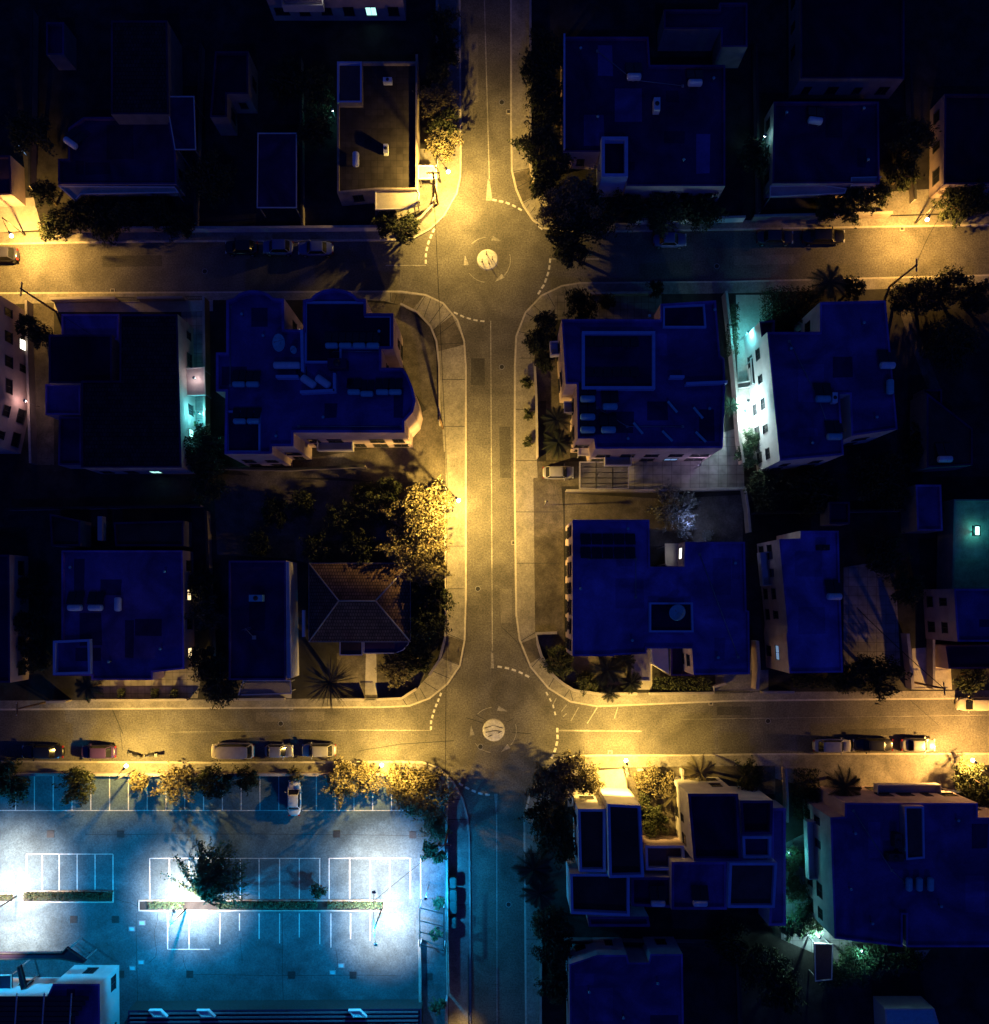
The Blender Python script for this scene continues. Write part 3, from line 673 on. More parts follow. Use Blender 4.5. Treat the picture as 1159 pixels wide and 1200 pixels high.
# hip roof house
he,hr=3.3,5.6
P=[(362,666),(462,660),(481,746),(362,752)]; PW=[W(x,y,he) for x,y in P]; rw=[W(397,704,hr),W(440,704,hr)]
cx=sum(q[0] for q in PW)/4; cy=sum(q[1] for q in PW)/4
PW=[(min(q[0] for q in PW) if i in(0,3) else max(q[0] for q in PW), max(q[1] for q in PW) if i<2 else min(q[1] for q in PW)) for i,q in enumerate(PW)]
r=empty('bungalow',(cx,cy,Zb),'brown tiled hip-roofed bungalow on the corner above the lower roundabout','house')
mb=MB(); q=inset(ccw(PW),.45); mb.add([(x,y,Zb-.02) for x,y in q]+[(x,y,he-.02) for x,y in q],[(0,1,5,4),(1,2,6,5),(2,3,7,6),(3,0,4,7)]); mb.build('wall','wall_cream',r)
mb=MB(); vs=[(x,y,he) for x,y in PW]+[(rw[0][0],rw[0][1],hr),(rw[1][0],rw[1][1],hr)]
mb.add(vs,[(0,1,5,4),(1,2,5),(2,3,4,5),(3,0,4),(3,2,1,0)]); rf=mb.build('roof','tile_brown',r)
mb=MB()
for a,b_ in ((0,4),(3,4),(4,5),(1,5),(2,5)):
    A=Vector(vs[a]); B=Vector(vs[b_]); mb.tube([A+Vector((0,0,.03)),B+Vector((0,0,.03))],.09,6)
mb.build('ridge_tile','concrete',rf)
mb=MB(); mb.tube([(x,y,he-.03) for x,y in PW+[PW[0]]],.07,6); mb.build('gutter','metal_grey',r)
slab('porch','rounded dark porch roof on the street side of the brown bungalow',[(426,748),(480,747),(479,755),(473,762),(463,766),(426,766)],2.6,'roof_grey')
slab('lean_to','flat dark annex roof at the west corner of the brown bungalow',[(398,730),(425,750),(425,768),(398,768)],2.7,'roof_brown')
facade(r,ccw([tuple(x) for x in q]),he,seed=18)
# EM block
h1=9.0
r,p=building('apartment_block','blue-roofed apartment block on the corner below the upper roundabout with solar panels',[(658,374),(774,374),(774,356),(839,352),(844,416),(849,420),(850,452),(847,525),(698,526),(696,514),(677,514),(676,450),(663,450)],h1,'wall_cream','roof_mid',par=.6)
facade(r,p,h1,lit={7:'win_white',9:'win_dim'},seed=20,wsp=2.6,balc=.22,ww=1.6,skip=.05,minlen=1.8)
volume(r,[(682,388),(768,388),(768,456),(682,456)],h1+.25,'trim_blue','roof_grey',par=.5,t=.35,z0=h1-.6)  # inner roofs darker, rims lighter: recess shade put into the colour
volume(r,[(777,358),(826,356),(828,384),(777,384)],h1-.2,'trim_blue','roof_dark',par=.3,z0=h1-.6)
hh=h1-.6
PG='black solar panels on the corner apartment roof'
for row,y0,nm in ((0,402,'upper'),(1,437,'lower')):
    q=empty('solar_array',loc3(715,y0,h1-.22),nm+' row of black solar panels on the corner apartment roof','solar panels',PG)
    for i in range(6):
        x0=686+i*10.5; c=loc3(x0+4.5,y0,h1-.22)
        mb=MB(); mb.box((c[0],c[1],c[2]+.38),(.95,1.3,.05),0,R(-22)); mb.build('module','solar',q)
        mb=MB()
        for s in (-.35,.35): mb.bar((c[0]+s,c[1]-.5,c[2]),(c[0]+s,c[1]-.5,c[2]+.52),.04,.04); mb.bar((c[0]+s,c[1]+.5,c[2]),(c[0]+s,c[1]+.5,c[2]+.16),.04,.04)
        mb.build('stand','metal_grey',q)
for i,(x,y) in enumerate(((688,469),(714,478),(688,490),(688,505),(712,505))):
    heater(x,y,hh,0,['top-left heater of the five on the corner apartment roof','heater offset to the right of the other tanks on the corner apartment roof','middle-left heater of the five on the corner apartment roof','bottom-left heater of the five on the corner apartment roof','bottom-right heater of the five on the corner apartment roof'][i],SOL,tank='tank_blue')
for i,(x,y,rt) in enumerate(((787,478,-50),(817,485,-50),(747,503,-50),(781,512,-45),(820,513,-45))):
    c=loc3(x,y,hh); q=empty('roof_bench',c,['upper left slanted pale frame on the corner apartment roof','upper right slanted pale frame on the corner apartment roof','lower left slanted pale frame on the corner apartment roof','lower middle slanted pale frame on the corner apartment roof','lower right slanted pale frame on the corner apartment roof'][i],'panel frame','slanted frames on the corner apartment roof')
    mb=MB(); mb.box((c[0],c[1],c[2]+.5),(1.7,.28,.06),R(rt)); mb.build('top_board','tank_blue',q)
    mb=MB()
    for s in (-.7,.7): mb.box((c[0]+math.cos(R(rt))*s,c[1]+math.sin(R(rt))*s,c[2]+.23),(.06,.25,.46),R(rt))
    mb.build('leg','metal_grey',q)
beam(783,444,800,444,hh,'short pale screen wall east of the solar panels',hz=.9)
beam(802,452,850,450,hh,'long pale screen wall at the east edge of the corner apartment roof',hz=.9)
slab('porch','glass-tiled pergola beneath the corner apartment block with lit panes',[(679,541),(737,541),(737,573),(679,573)],2.8,'glass_canopy')
mbx=MB()
for i in range(1,5): a=loc3(679,541+i*6.4,2.86); b_=loc3(737,541+i*6.4,2.86); mbx.bar(a,b_,.08,.06)
for i in range(1,3): a=loc3(679+i*19.5,541.5,2.9); b_=loc3(679+i*19.5,572.5,2.9); mbx.bar(a,b_,.12,.08)
o=[c for c in bpy.data.objects if c.get('label','').startswith('glass-tiled')][0]; mbx.build('glazing_bars','metal_dark',o)
slab('canopy','small lit entrance canopy at the south-west corner of the corner apartment block',[(677,520),(694,520),(694,534),(677,534)],3.,'wall_white')
# R2
h2=8.2
r,p=building('apartment_block','blue-roofed apartment block with its west wall floodlit white',[(961,354),(1038,352),(1052,503),(998,511),(996,462),(984,462),(989,533),(914,540),(899,389),(961,389)],h2,'wall_white','roof_mid',par=.4)
facade(r,p,h2,lit={},seed=22,wsp=2.8,skip=.1,minlen=3)
volume(r,[(890,377),(908,375),(908,395),(900,400),(894,408)],6.2,'wall_white','roof_grey',par=.7)
heater(962,469,h2-.4,0,'heater left of the lit light well on the floodlit block roof',SOL,tank='tank_blue')
heater(975,513,h2-.4,0,'heater near the south edge of the floodlit block roof',SOL,tank='tank_blue')
heater(1037,430,h2-.4,0,'heater on the east edge of the floodlit block roof',SOL)
heater(1040,455,h2-.4,90,'upright heater below the east edge one on the floodlit block roof',SOL,tank='tank_blue',panel=False)
acunit(975,468,h2-.4,90,'bright teal lit unit beside the light well','air conditioners on roofs',s=1.1)
slab('light_well_floor','teal lit landing inside the light well of the floodlit block',[(985,464),(995,464),(997,508),(988,508)],5.6,'wall_white',cat='landing',posts=False)
slab('stair_canopy','dark stair canopy in the floodlit yard beside the block',[(879,420),(888,415),(890,452),(881,450)],2.6,'metal_dark')
slab('yard_bench','dark garden bench across the floodlit yard',[(862,449),(880,446),(881,454),(863,456)],.8,'metal_dark',cat='bench')
slab('yard_shelter','reddish canopy over the lower door of the floodlit yard',[(891,505),(900,503),(902,520),(893,521)],2.6,'roof_plum')
# R3
h3=9.5
r,p=building('apartment_block','deep blue apartment block west wall lined with windows above the lower roundabout',[(671,609),(761,609),(762,664),(802,664),(802,660),(803,635),(873,635),(875,715),(878,716),(879,790),(813,791),(811,760),(758,760),(758,766),(720,768),(720,769),(671,769)],h3,'wall_cream','roof_bright',par=.45)
facade(r,p,h3,lit={5:'win_white'},seed=24,wsp=2.2,skip=.05,minlen=2)
volume(r,[(761,706),(812,706),(813,741),(761,741)],h3+.3,'trim_blue','roof_dark',par=.4,z0=h3-.5)
dish(792,718,h3+.3,.95,150,'satellite dish on the sunken dark terrace of the deep blue block')
for row in range(2):
    q=empty('solar_array',loc3(712,632+row*16,h3-.45),['upper','lower'][row]+' row of black solar panels on the deep blue block','solar panels','black solar panels on the deep blue block')
    for i in range(5):
        c=loc3(686+i*13,632+row*16,h3-.45)
        mb=MB(); mb.box((c[0],c[1],c[2]+.33),(1.2,1.35,.05),0,R(-18)); mb.build('module','solar',q)
        mb=MB()
        for s in (-.45,.45): mb.bar((c[0]+s,c[1]-.5,c[2]),(c[0]+s,c[1]-.5,c[2]+.45),.04,.04); mb.bar((c[0]+s,c[1]+.5,c[2]),(c[0]+s,c[1]+.5,c[2]+.14),.04,.04)
        mb.build('stand','metal_grey',q)
slab('canopy','pale striped awning over the courtyard of the deep blue block',[(779,637),(801,637),(802,663),(780,663)],6,'wall_white')
slab('carport','flat canopy between the garden trees below the deep blue block',[(740,762),(762,762),(762,798),(740,798)],2.6,'concrete')
volume(r,[(763,757),(783,757),(784,790),(765,778)],4.5,'wall_white','wall_white',par=.05)
volume(r,[(786,741),(812,741),(812,792),(786,792)],5,'wall_grey','roof_dark')
# R4
r,p=building('house','tall narrow blue-roofed house with a lit balcony wall east of the deep blue block',[(913,632),(938,631),(938,622),(983,622),(984,670),(988,788),(925,789),(922,745),(923,734)],8,'wall_cream','roof_bright',par=.4)
facade(r,p,8,seed=25,wsp=2.4,lit={1:'win_dim'},skip=.05,balc=.4)
heater(975,699,7.6,0,'white heater on the east edge of the tall narrow roof',SOL)
acunit(962,642,7.6,0,'dark roof vent at the north of the tall narrow roof','air conditioners on roofs',mat='metal_dark',s=1.2)
# R6,R7,R8
r,p=building('house','blue-roofed house at the right edge of the lower cross street',[(1118,690),(1300,690),(1300,752),(1122,752)],7,'wall_cream','roof_mid'); facade(r,p,7,seed=26)
volume(r,[(1108,757),(1300,753),(1300,782),(1112,784)],3.2,'wall_cream','roof_dark')
r,p=building('house','small blue slab-roofed house near the right edge mid block',[(1073,568),(1103,568),(1105,622),(1075,622)],4,'wall_grey','roof_mid')
r,p=building('house','teal lit terrace roof at the right edge mid block',[(1118,585),(1300,585),(1300,690),(1116,690)],3.6,'wall_grey','wall_low',par=.6)
r,p=building('house','dark plum tiled house with one bright heater in the right block',[(1086,460),(1140,502),(1140,545),(1086,548)],4,'wall_grey','roof_brown',par=.2)
heater(1104,539,3.8,0,'single bright heater on the dark plum roof',SOL)
r,p=building('shed','low slab-roofed shed behind the floodlit apartment block',[(972,588),(996,588),(996,614),(972,614)],3,'wall_grey','roof_dark',cat='shed')
r,p=building('shed','small purple roofed outbuilding beside the pale diagonal path',[(1083,456),(1104,456),(1104,482),(1086,482)],2.8,'wall_grey','roof_brown',cat='shed')
# SE block
def modern(name,label,vols):
    P=WP(vols[0][0],vols[0][1]); c=(sum(q[0] for q in P)/len(P),sum(q[1] for q in P)/len(P),Zb); r=empty(name,c,label,'house')
    for i,(poly,h,wm,rm,par) in enumerate(vols):
        p=volume(r,poly,h,wm,rm,par,.32)
        if i in (0,1,2): facade(r,p,h,seed=30+i,wsp=2.6,skip=.3,minlen=3)
    return r
modern('modern_house','stepped modern house with dark sunken roof terraces below the lower right streetlight',[
 ([(677,948),(710,948),(710,1022),(679,1022)],6.8,'wall_white','roof_brown',.8),([(712,942),(751,944),(755,1028),(714,1029)],8.2,'wall_white','roof_brown',.8),
 ([(668,1024),(738,1024),(738,1074),(669,1071)],5.8,'wall_white','roof_brown',.8),([(756,991),(802,991),(803,1020),(757,1020)],4.2,'wall_cream','roof_plum',.7),
 ([(740,1028),(788,1028),(788,1064),(740,1062)],4.6,'wall_white','roof_dark',.6),([(689,1074),(760,1074),(762,1086),(690,1086)],3.2,'wall_white','roof_grey',.3)])
modern('modern_house','twin modern house with tall dark flat terrace and a plum terrace beside it',[
 ([(806,930),(865,930),(869,1009),(813,1009)],8.6,'wall_white','roof_dark',.8),([(867,938),(906,938),(905,978),(870,978)],7.2,'wall_white','roof_dark',.8),
 ([(855,1011),(911,1011),(908,1064),(853,1064)],6.6,'trim_blue','roof_plum',.6),([(787,1010),(852,1010),(852,1066),(787,1066)],5.6,'wall_white','roof_mid',.4),
 ([(870,980),(904,980),(904,1006),(871,1006)],5.9,'trim_blue','roof_grey',.5),([(904,947),(921,947),(921,1085),(901,1085),(904,1030)],4.0,'wall_white','roof_mid',.3)])
heater(770,1056,4.2,0,'pale heater on the stepped modern house nearest the lower street',SOL)
heater(819,1056,5.3,0,'pale heater on the twin modern house',SOL)
h5=8.4
r,p=building('apartment_block','large blue-roofed block right of the modern houses with violet side wall',[(973,958),(990,957),(990,941),(1146,941),(1146,958),(1300,958),(1300,1110),(1086,1110),(1062,1110),(1062,1072),(1058,1072),(1058,1110),(978,1100)],h5,'wall_cream','roof_mid',par=.35)
facade(r,p,h5,lit={4:'win_white',6:'win_white'},seed=33,wsp=2.6,balc=.5,skip=.08)
volume(r,[(1060,945),(1083,945),(1084,1006),(1062,1008)],h5+.9,'wall_cream','roof_plum',par=.2,z0=h5-.5)
acunit(1047,982,h5-.35,90,'red-brown cased unit beside the stair head of the large right block','air conditioners on roofs',mat='roof_plum',s=1.5)
acunit(1044,1001,h5-.35,0,'second red-brown cased unit just below the first on the large right block','air conditioners on roofs',mat='roof_plum',s=1.6)
for i,x in enumerate((1062,1074,1087)): heater(x,1034,h5-.35,90,['left','middle','right'][i]+' of the three upright heaters on the large right block',SOL,tank='tank_blue',s=.9,panel=False)
slab('canopy','teal lit gabled canopy on the south edge of the large right block',[(1060,1073),(1083,1073),(1085,1108),(1060,1108)],6,'wall_white')
r,p=building('house','blue flat-roofed house at the bottom edge right of the lower street',[(667,1130),(700,1119),(735,1119),(737,1128),(760,1128),(762,1118),(800,1118),(803,1300),(669,1300)],5,'wall_cream','roof_mid',par=.35)
facade(r,p,5,seed=34)
r,p=building('shed','cyan roofed shed cut by the bottom edge at lower right',[(1037,1182),(1095,1182),(1112,1240),(1040,1240)],3.2,'wall_white','tank_blue',cat='shed',par=.1)
slab('canopy','mauve garden canopy between the modern house and the lit shrubs',[(954,1105),(976,1106),(975,1148),(955,1150)],2.6,'roof_plum')
# SW buildings beside the parking lot
r,p=building('clubhouse','building with louvred dark roof at the bottom left beside the parking lot',[(-120,1168),(55,1168),(62,1153),(117,1153),(118,1300),(-120,1300)],5,'wall_white','roof_mid',par=.3)
facade(r,p,5,seed=35)
mbx=MB()
for i in range(9): a=loc3(-60,1170+i*6,5.2); b_=loc3(104-i*4,1170+i*6,5.2); mbx.bar(a,b_,.5,.06)
mbx.build('roof_louvre','metal_dark',r)
mbx=MB()
for x in (20,52,84,-10): mbx.bar(loc3(x,1164,5.36),loc3(x-6,1260,5.36),.14,.12)
mbx.build('rafter','trim',r)
r,p=building('sports_hall','long low hall with striped roof along the bottom edge of the lot',[(150,1184),(494,1182),(494,1300),(150,1300)],2.4,'metal_dark','roof_dark',par=.2)
mbx=MB()
for i in range(5): mbx.bar(loc3(152,1188+i*5,2.48),loc3(490,1186+i*5,2.48),.22,.06)
mbx.build('roof_strip','metal_grey',r)
for j,x in enumerate((176,232,410)):
    slab('skylight',['left','middle','right'][j]+' white ridge box on the long low hall',[(x-2,1184),(x+12,1184),(x+20,1192),(x+4,1192)],2.9,'tank_white',th=.4,cat='skylight',posts=False,group='ridge boxes on the low hall')
slab('canopy','long dark raised blade in front of the bottom left clubhouse',[(-60,1117),(72,1116),(78,1110),(101,1126),(98,1129),(70,1124),(-60,1125)],3.4,'roof_black',th=.3)  # thin black blades raised on posts
slab('canopy','short dark raised blade leaning to the clubhouse wall',[(20,1133),(24,1131),(31,1158),(25,1160)],3.2,'roof_black',th=.3)
slab('kiosk','square dark kiosk roof at the left edge by the clubhouse',[(-30,1143),(14,1142),(14,1168),(-30,1168)],3,'roof_dark',cat='kiosk')
# ---------------------------------------------------------------- garden walls
GW='low boundary walls along the pavements'
wallline('pale front wall of the paved terrace house along the upper street',[(513,-120),(513,60),(513,176)],1.3,group=GW)
wallline('curved front wall rounding the north-west corner of the upper roundabout',[(512,211),(512,232),(506,247),(494,260),(480,268),(470,270)],1.0,group=GW)
wallline('long front wall on the dark north-west pavement',[(460,270.5),(400,271),(280,272),(222,272)],1.1,group=GW,mat='wall_white')
wallline('short front wall between the trees near the left streetlight',[(205,272),(150,272),(80,273)],1.1,group=GW)
wallline('inner terrace wall at the east side of the paved roof house',[(490,75),(491,150),(491,193)],1.6,mat='wall_white')
wallline('front wall behind the north-east trees of the upper street',[(621,-120),(621,100),(621,195),(624,213),(638,240),(645,255)],1.0,group=GW)
wallline('white front wall behind the blue parked car on the upper right',[(735,263),(800,262),(870,260)],1.2,mat='wall_white',group=GW)
wallline('front wall running up to the right streetlight',[(880,259),(960,257),(1040,255)],1.2,group=GW)
wallline('front wall right of the right streetlight',[(1108,252),(1200,250)],1.2,group=GW)
wallline('front wall of the dark tiled house on the upper left street',[(64,354),(104,353),(140,353)],1.0,group=GW)
wallline('short wall of the dark tiled house beside its gate',[(165,353),(218,352.5)],1.0,group=GW)
wallline('dark side fence between the tiled house and the rounded block',[(245,354),(246,430),(246,505),(248,540)],1.8,mat='wood')
wallline('side wall left of the tiled house driveway',[(39,357),(40,420),(42,480),(44,545)],1.4,mat='wall_grey')
wallline('curving dark boundary fence inside the pavement at the upper roundabout',[(470,358),(490,368),(505,384),(512,402),(515,430),(516,500)],.5,mat='wall_grey',t=.14)
wallline('boundary wall under the big trees of the middle street',[(522,575),(523,640),(524,700),(523,745),(516,772),(504,790)],1.5,group=GW)
wallline('front wall of the brown bungalow garden',[(395,818.5),(428,818.5)],1.0,group=GW)
wallline('front wall right of the bungalow path',[(443,818.5),(472,817),(489,806)],1.0,group=GW)
wallline('front wall of the square blue roofed house',[(108,819.5),(160,819.5),(222,819)],.8,group=GW)
wallline('front wall left of the square blue roofed house beside the leaning pole',[(62,821),(85,820.5)],1.4,group=GW)
wallline('front wall of the glazed porch house',[(270,819),(335,818.5)],.6,group=GW)
wallline('front wall of the corner apartments along the middle street',[(626,430),(628,470),(629,538)],1.1,group=GW)
wallline('front wall of the corner apartments on the upper right street',[(690,347),(765,346)],.8,group=GW)
wallline('tall wall between the corner apartments and the floodlit yard',[(846,348),(852,400),(858,460),(862,520),(866,545)],1.8,mat='wall_cream')
wallline('back wall south of the glass-tiled pergola',[(662,577),(740,577),(800,576),(868,574)],1.6,mat='wall_grey')
wallline('side wall east of the bluish shrub garden',[(868,574),(872,600),(874,625)],1.6,mat='wall_grey')
wallline('white curved corner wall at the lower roundabout north-east',[(652,741),(628,742),(630,755),(634,768),(648,791),(660,801),(672,808),(700,812),(745,812)],.9,t=.25,mat='wall_white',group=GW)
wallline('pale front wall below the deep blue block',[(760,812),(834,811),(834,804),(848,800)],.9,t=.22,mat='wall_white',group=GW)
wallline('tall stepped side wall east of the deep blue block',[(881,750),(883,780),(881,806)],2.0,t=.3,mat='wall_cream')
wallline('front wall of the tall narrow blue house',[(890,810),(927,810)],1.0,group=GW)
wallline('side wall between two dark gardens near the leaning right pole',[(1056,742),(1060,780),(1062,806)],1.5,mat='wall_cream',t=.3)
wallline('side wall left of the lit right-hand driveway',[(1086,740),(1086,806)],1.5,mat='wall_grey')
wallline('parking lot wall along the lower cross street',[(-120,905),(0,905.5),(250,906),(470,905.5)],.9,mat='wall_cream',t=.25)
wallline('white post wall on the east side of the parking lot',[(523.5,940),(524,985),(524.5,1040),(525,1100),(526,1160)],1.5,mat='wall_white',t=.25)
wallline('pale wall at the bottom end of the lot lane',[(524,1165),(524,1230)],1.5,mat='wall_cream',t=.25)
wallline('low white wall of the lot corner passage',[(492,1100),(493,1140),(493,1200)],.7,mat='wall_white',t=.25)
wallline('front wall between the two modern houses and the street',[(745,900),(752,900)],1.0)
wallline('white front wall of the twin modern house',[(797,899),(797,912),(810,916)],1.4,mat='wall_white')
wallline('side wall between the twin modern house and the dark lane',[(916,898),(918,930),(918,960)],1.3,mat='wall_cream')
wallline('front wall of the large right block beside the lit forecourt',[(985,924),(1060,922),(1130,926)],.9,mat='wall_cream')
wallline('garden wall on the east of the lower street near the bottom',[(634,1080),(633,1150),(633,1230)],1.0)
# ---------------------------------------------------------------- plants
def crown_mesh(name,rad,hh,seed,leaf=.3,dens=1.,mat='leaf_dark',lob=None):
    rr=random.Random(seed); mb=MB(); nl=lob or int(7+rad*3.2); C=[]
    for i in range(nl):
        a=rr.random()*2*math.pi; q=math.sqrt(rr.random())*.72*rad
        C.append((math.cos(a)*q,math.sin(a)*q,hh*rr.uniform(.2,.85)*(1-.35*(q/rad)),rad*rr.uniform(.24,.42)))
    C.append((0,0,hh*.55,rad*.5))
    SPR=[(math.cos(a_)*rad*e_,math.sin(a_)*rad*e_,hh*rr.uniform(-.2,.5)) for a_,e_ in [(rr.random()*6.283,rr.uniform(.75,1.22)) for _ in range(14)]]
    N=int(950*rad*rad*dens/(leaf/.3)**2/ (1+.12*rad))
    for i in range(N):
        cx,cy,cz,cr=rr.choice(C)
        th=rr.random()*2*math.pi; u=rr.uniform(-.75,1); s=math.sqrt(max(0,1-u*u)); k=cr*(rr.random()**.35)*rr.uniform(.85,1.12)
        p=Vector((cx+k*s*math.cos(th),cy+k*s*math.sin(th),cz+k*u*.8))
        if rr.random()<.3:
            sp=SPR[int(rr.random()*len(SPR))]; t_=rr.uniform(.45,1); p=Vector((sp[0]*t_+rr.gauss(0,.09)*rad,sp[1]*t_+rr.gauss(0,.09)*rad,hh*.35+sp[2]*t_+rr.gauss(0,.08)*rad))
        L=leaf*rr.choice((.45,.7,1,1,1.35)); n=Vector((rr.gauss(0,.6),rr.gauss(0,.6),rr.uniform(.1,1))).normalized()
        a=n.cross(Vector((rr.random(),rr.random(),rr.random()+.01))).normalized(); b_=n.cross(a)
        mb.add([p-a*L*.5,p-b_*L*.22,p+a*L*.5,p+b_*L*.22],[(0,1,2,3)])
    me=bpy.data.meshes.new(name); me.from_pydata([tuple(v) for v in mb.v],[],mb.f); me.materials.append(MATS[mat]); return me
CM={}
def get_crown(rad,mat,var):
    cls=min((.8,1.3,2.0,2.8,3.8),key=lambda q:abs(q-rad)); key=(cls,mat,var%3)
    if key not in CM: CM[key]=(crown_mesh('crown_mesh',cls,cls*1.1,hash((cls,var%3))%1000+len(CM),.28 if cls<2.5 else .36,1.0,mat),cls)
    return CM[key]
tc_=0
def tree(x,y,rp,ht,label,mat='leaf_dark',group=None,name='tree',cat='tree',lean=0):
    """x,y: crown centre in the plan at crown height, rp crown radius px"""
    global tc_; tc_+=1
    rad=rp*S*(H-ht)/H*1.1; zc=max(.2,ht-rad*.9); c=W(x,y,ht*.8)
    r=empty(name,(c[0],c[1],Zb),label,cat,group)
    me,cls=get_crown(rad,mat,tc_); o=bpy.data.objects.new('crown',me); col.objects.link(o); o.parent=r
    k=rad/cls; o.location=(0,0,max(.05,zc-.3*rad)); o.scale=(k*rnd.uniform(.92,1.1),k*rnd.uniform(.92,1.1),k*rnd.uniform(.85,1.1)); o.rotation_euler=(0,0,rnd.random()*6.28)
    mb=MB(); b0=Vector((c[0],c[1],Zb)); top=Vector((c[0]+rnd.uniform(-.2,.2),c[1]+rnd.uniform(-.2,.2),zc+.3*rad))
    tr=.07+.045*rad
    mb.tube([b0-Vector((0,0,.1)),b0.lerp(top,.4)+Vector((.06,.03,0)),top],[tr*1.3,tr,tr*.5],8)
    for i in range(5):
        a=i*1.26+rnd.random(); q=b0.lerp(top,.55+.08*i); e=q+Vector((math.cos(a)*rad*.55,math.sin(a)*rad*.55,rad*.5)); mb.tube([q,q.lerp(e,.5)+Vector((0,0,.1)),e],[tr*.5,tr*.35,tr*.15],6)
    mb.build('trunk','bark',r); return r
def frond_mesh(L,seed,nf=16,droop=.9,leaf=.09,mat='leaf_dark',leafl=.55,stiff=False):
    rr=random.Random(seed); mb=MB()
    for i in range(nf):
        az=2*math.pi*i/nf+rr.uniform(-.15,.15); el=rr.uniform(.1,.9); d=Vector((math.cos(az),math.sin(az),0)); sd=Vector((-d.y,d.x,0))
        pts=[]; n=9; LL=L*rr.uniform(.8,1.05)
        for k in range(n):
            t=k/(n-1); pts.append(d*LL*t*math.cos(el*.4)+Vector((0,0,LL*(math.sin(el)*t*.8-droop*t*t*.7))))
        for k in range(n-1): mb.bar(pts[k],pts[k+1],.05*(1-k/n)+.015,.03)
        for k in range(1,n*3):
            t=k/(n*3); q=pts[min(n-2,int(t*(n-1)))].lerp(pts[min(n-1,int(t*(n-1))+1)],t*(n-1)%1)
            wl=leafl*L*.5*math.sin(math.pi*min(1,t*.85+.15))*rr.uniform(.8,1.1)
            for s in (-1,1):
                e=q+sd*s*wl+d*wl*.7+Vector((0,0,-wl*.35)); h_=d*leaf
                mb.add([q-h_*.5,q+h_*.5,e],[(0,1,2)])
    me=bpy.data.meshes.new('frond_mesh'); me.from_pydata([tuple(v) for v in mb.v],[],mb.f); me.materials.append(MATS[mat]); return me
PM={}
def palm(x,y,rp,ht,label,mat='leaf_dark',nf=16,group='palms in the gardens'):
    rad=rp*S*(H-ht)/H; c=W(x,y,ht); r=empty('palm_tree',(c[0],c[1],Zb),label,'palm',group)
    key=(nf,mat)
    if key not in PM: PM[key]=frond_mesh(2.5,nf,nf,mat=mat)
    o=bpy.data.objects.new('crown',PM[key]); col.objects.link(o); o.parent=r; k=rad/2.4; o.location=(0,0,ht-Zb); o.scale=(k,k,k); o.rotation_euler=(0,0,rnd.random()*6)
    mb=MB(); mb.tube([(c[0],c[1],Zb-.1),(c[0]+.08,c[1],ht*.5),(c[0],c[1],ht)],[.22,.15,.13],9); mb.build('trunk','bark',r)
def rosette(x,y,rp,ht,label,n=60,mat='leaf_olive',w=.13,name='yucca'):
    rad=rp*S*(H-ht)/H; c=W(x,y,ht); r=empty(name,(c[0],c[1],Zb),label,'plant'); mb=MB(); rr=random.Random(n)
    o=Vector((c[0],c[1],ht))
    for i in range(n):
        az=rr.random()*2*math.pi; el=rr.uniform(-.25,1.2); L=rad*rr.uniform(.8,1.08)
        d=Vector((math.cos(az)*math.cos(el),math.sin(az)*math.cos(el),math.sin(el)*.6)); sd=Vector((-math.sin(az),math.cos(az),0))
        m=o+d*L*.5+Vector((0,0,.05)); e=o+d*L
        mb.add([o-sd*w*.4,m-sd*w*.5,e,m+sd*w*.5,o+sd*w*.4],[(0,1,2,3,4)])
    mb.build('leaves',mat,r,fix=False); mb=MB(); mb.tube([(c[0],c[1],Zb-.1),(c[0],c[1],ht)],[.25,.18],8); mb.build('trunk','bark',r)
def hedge(x0,y0,x1,y1,ht,label,mat='leaf_dark',dens=1.,name='hedge',group=None,fill=True):
    a=W(x0,y0,ht*.5); b_=W(x1,y1,ht*.5); xa,xb=sorted((a[0],b_[0])); ya,yb=sorted((a[1],b_[1])); rr=random.Random(int(x0+y0*3))
    c=((xa+xb)/2,(ya+yb)/2,Zb); mb=MB(); N=int((xb-xa)*(yb-ya)*150*dens)+60
    for i in range(N):
        p=Vector((rr.uniform(xa,xb),rr.uniform(ya,yb),Zb+ht*(1-rr.random()**2.2*.9)*(.85+.2*math.sin(rr.random()*6))))
        L=.26*rr.uniform(.6,1.3); n=Vector((rr.gauss(0,.6),rr.gauss(0,.6),rr.uniform(.1,1))).normalized(); u=n.cross(Vector((rr.random(),rr.random(),.3))).normalized(); v=n.cross(u)
        mb.add([p-u*L*.5,p-v*L*.24,p+u*L*.5,p+v*L*.24],[(0,1,2,3)])
    r=empty(name,c,label,'hedge' if name=='hedge' else 'plant',group); mb.build('foliage',mat,r,fix=False)
    if fill:
        mb=MB()
        n=max(2,int((xb-xa)/1.0)); m=max(1,int((yb-ya)/1.0))
        for i in range(n):
            for j in range(m):
                px=xa+(i+.5)*(xb-xa)/n; py=ya+(j+.5)*(yb-ya)/m; mb.tube([(px,py,Zb-.05),(px+rr.uniform(-.2,.2),py+rr.uniform(-.2,.2),Zb+ht*.8)],[.04,.015],5)
        mb.build('stems','bark',r)
    return r
TN='trees on the north-west verge of the upper street'
tree(521,28,18,5,'dark tree at the top of the upper street, left side',group=TN); tree(520,62,19,5,'second dark tree from the top on the left of the upper street',group=TN)
tree(514,85,14,5,'small dark tree between the verge trees left of the upper street',group=TN)
tree(513,114,21,5,'olive lit tree above the bright canopy on the upper street','leaf_olive',group=TN); tree(519,138,18,4.5,'dark tree just below the olive lit verge tree',group=TN)
tree(519,163,18,4,'yellow lit tree closest to the north streetlight','leaf_olive',group=TN)
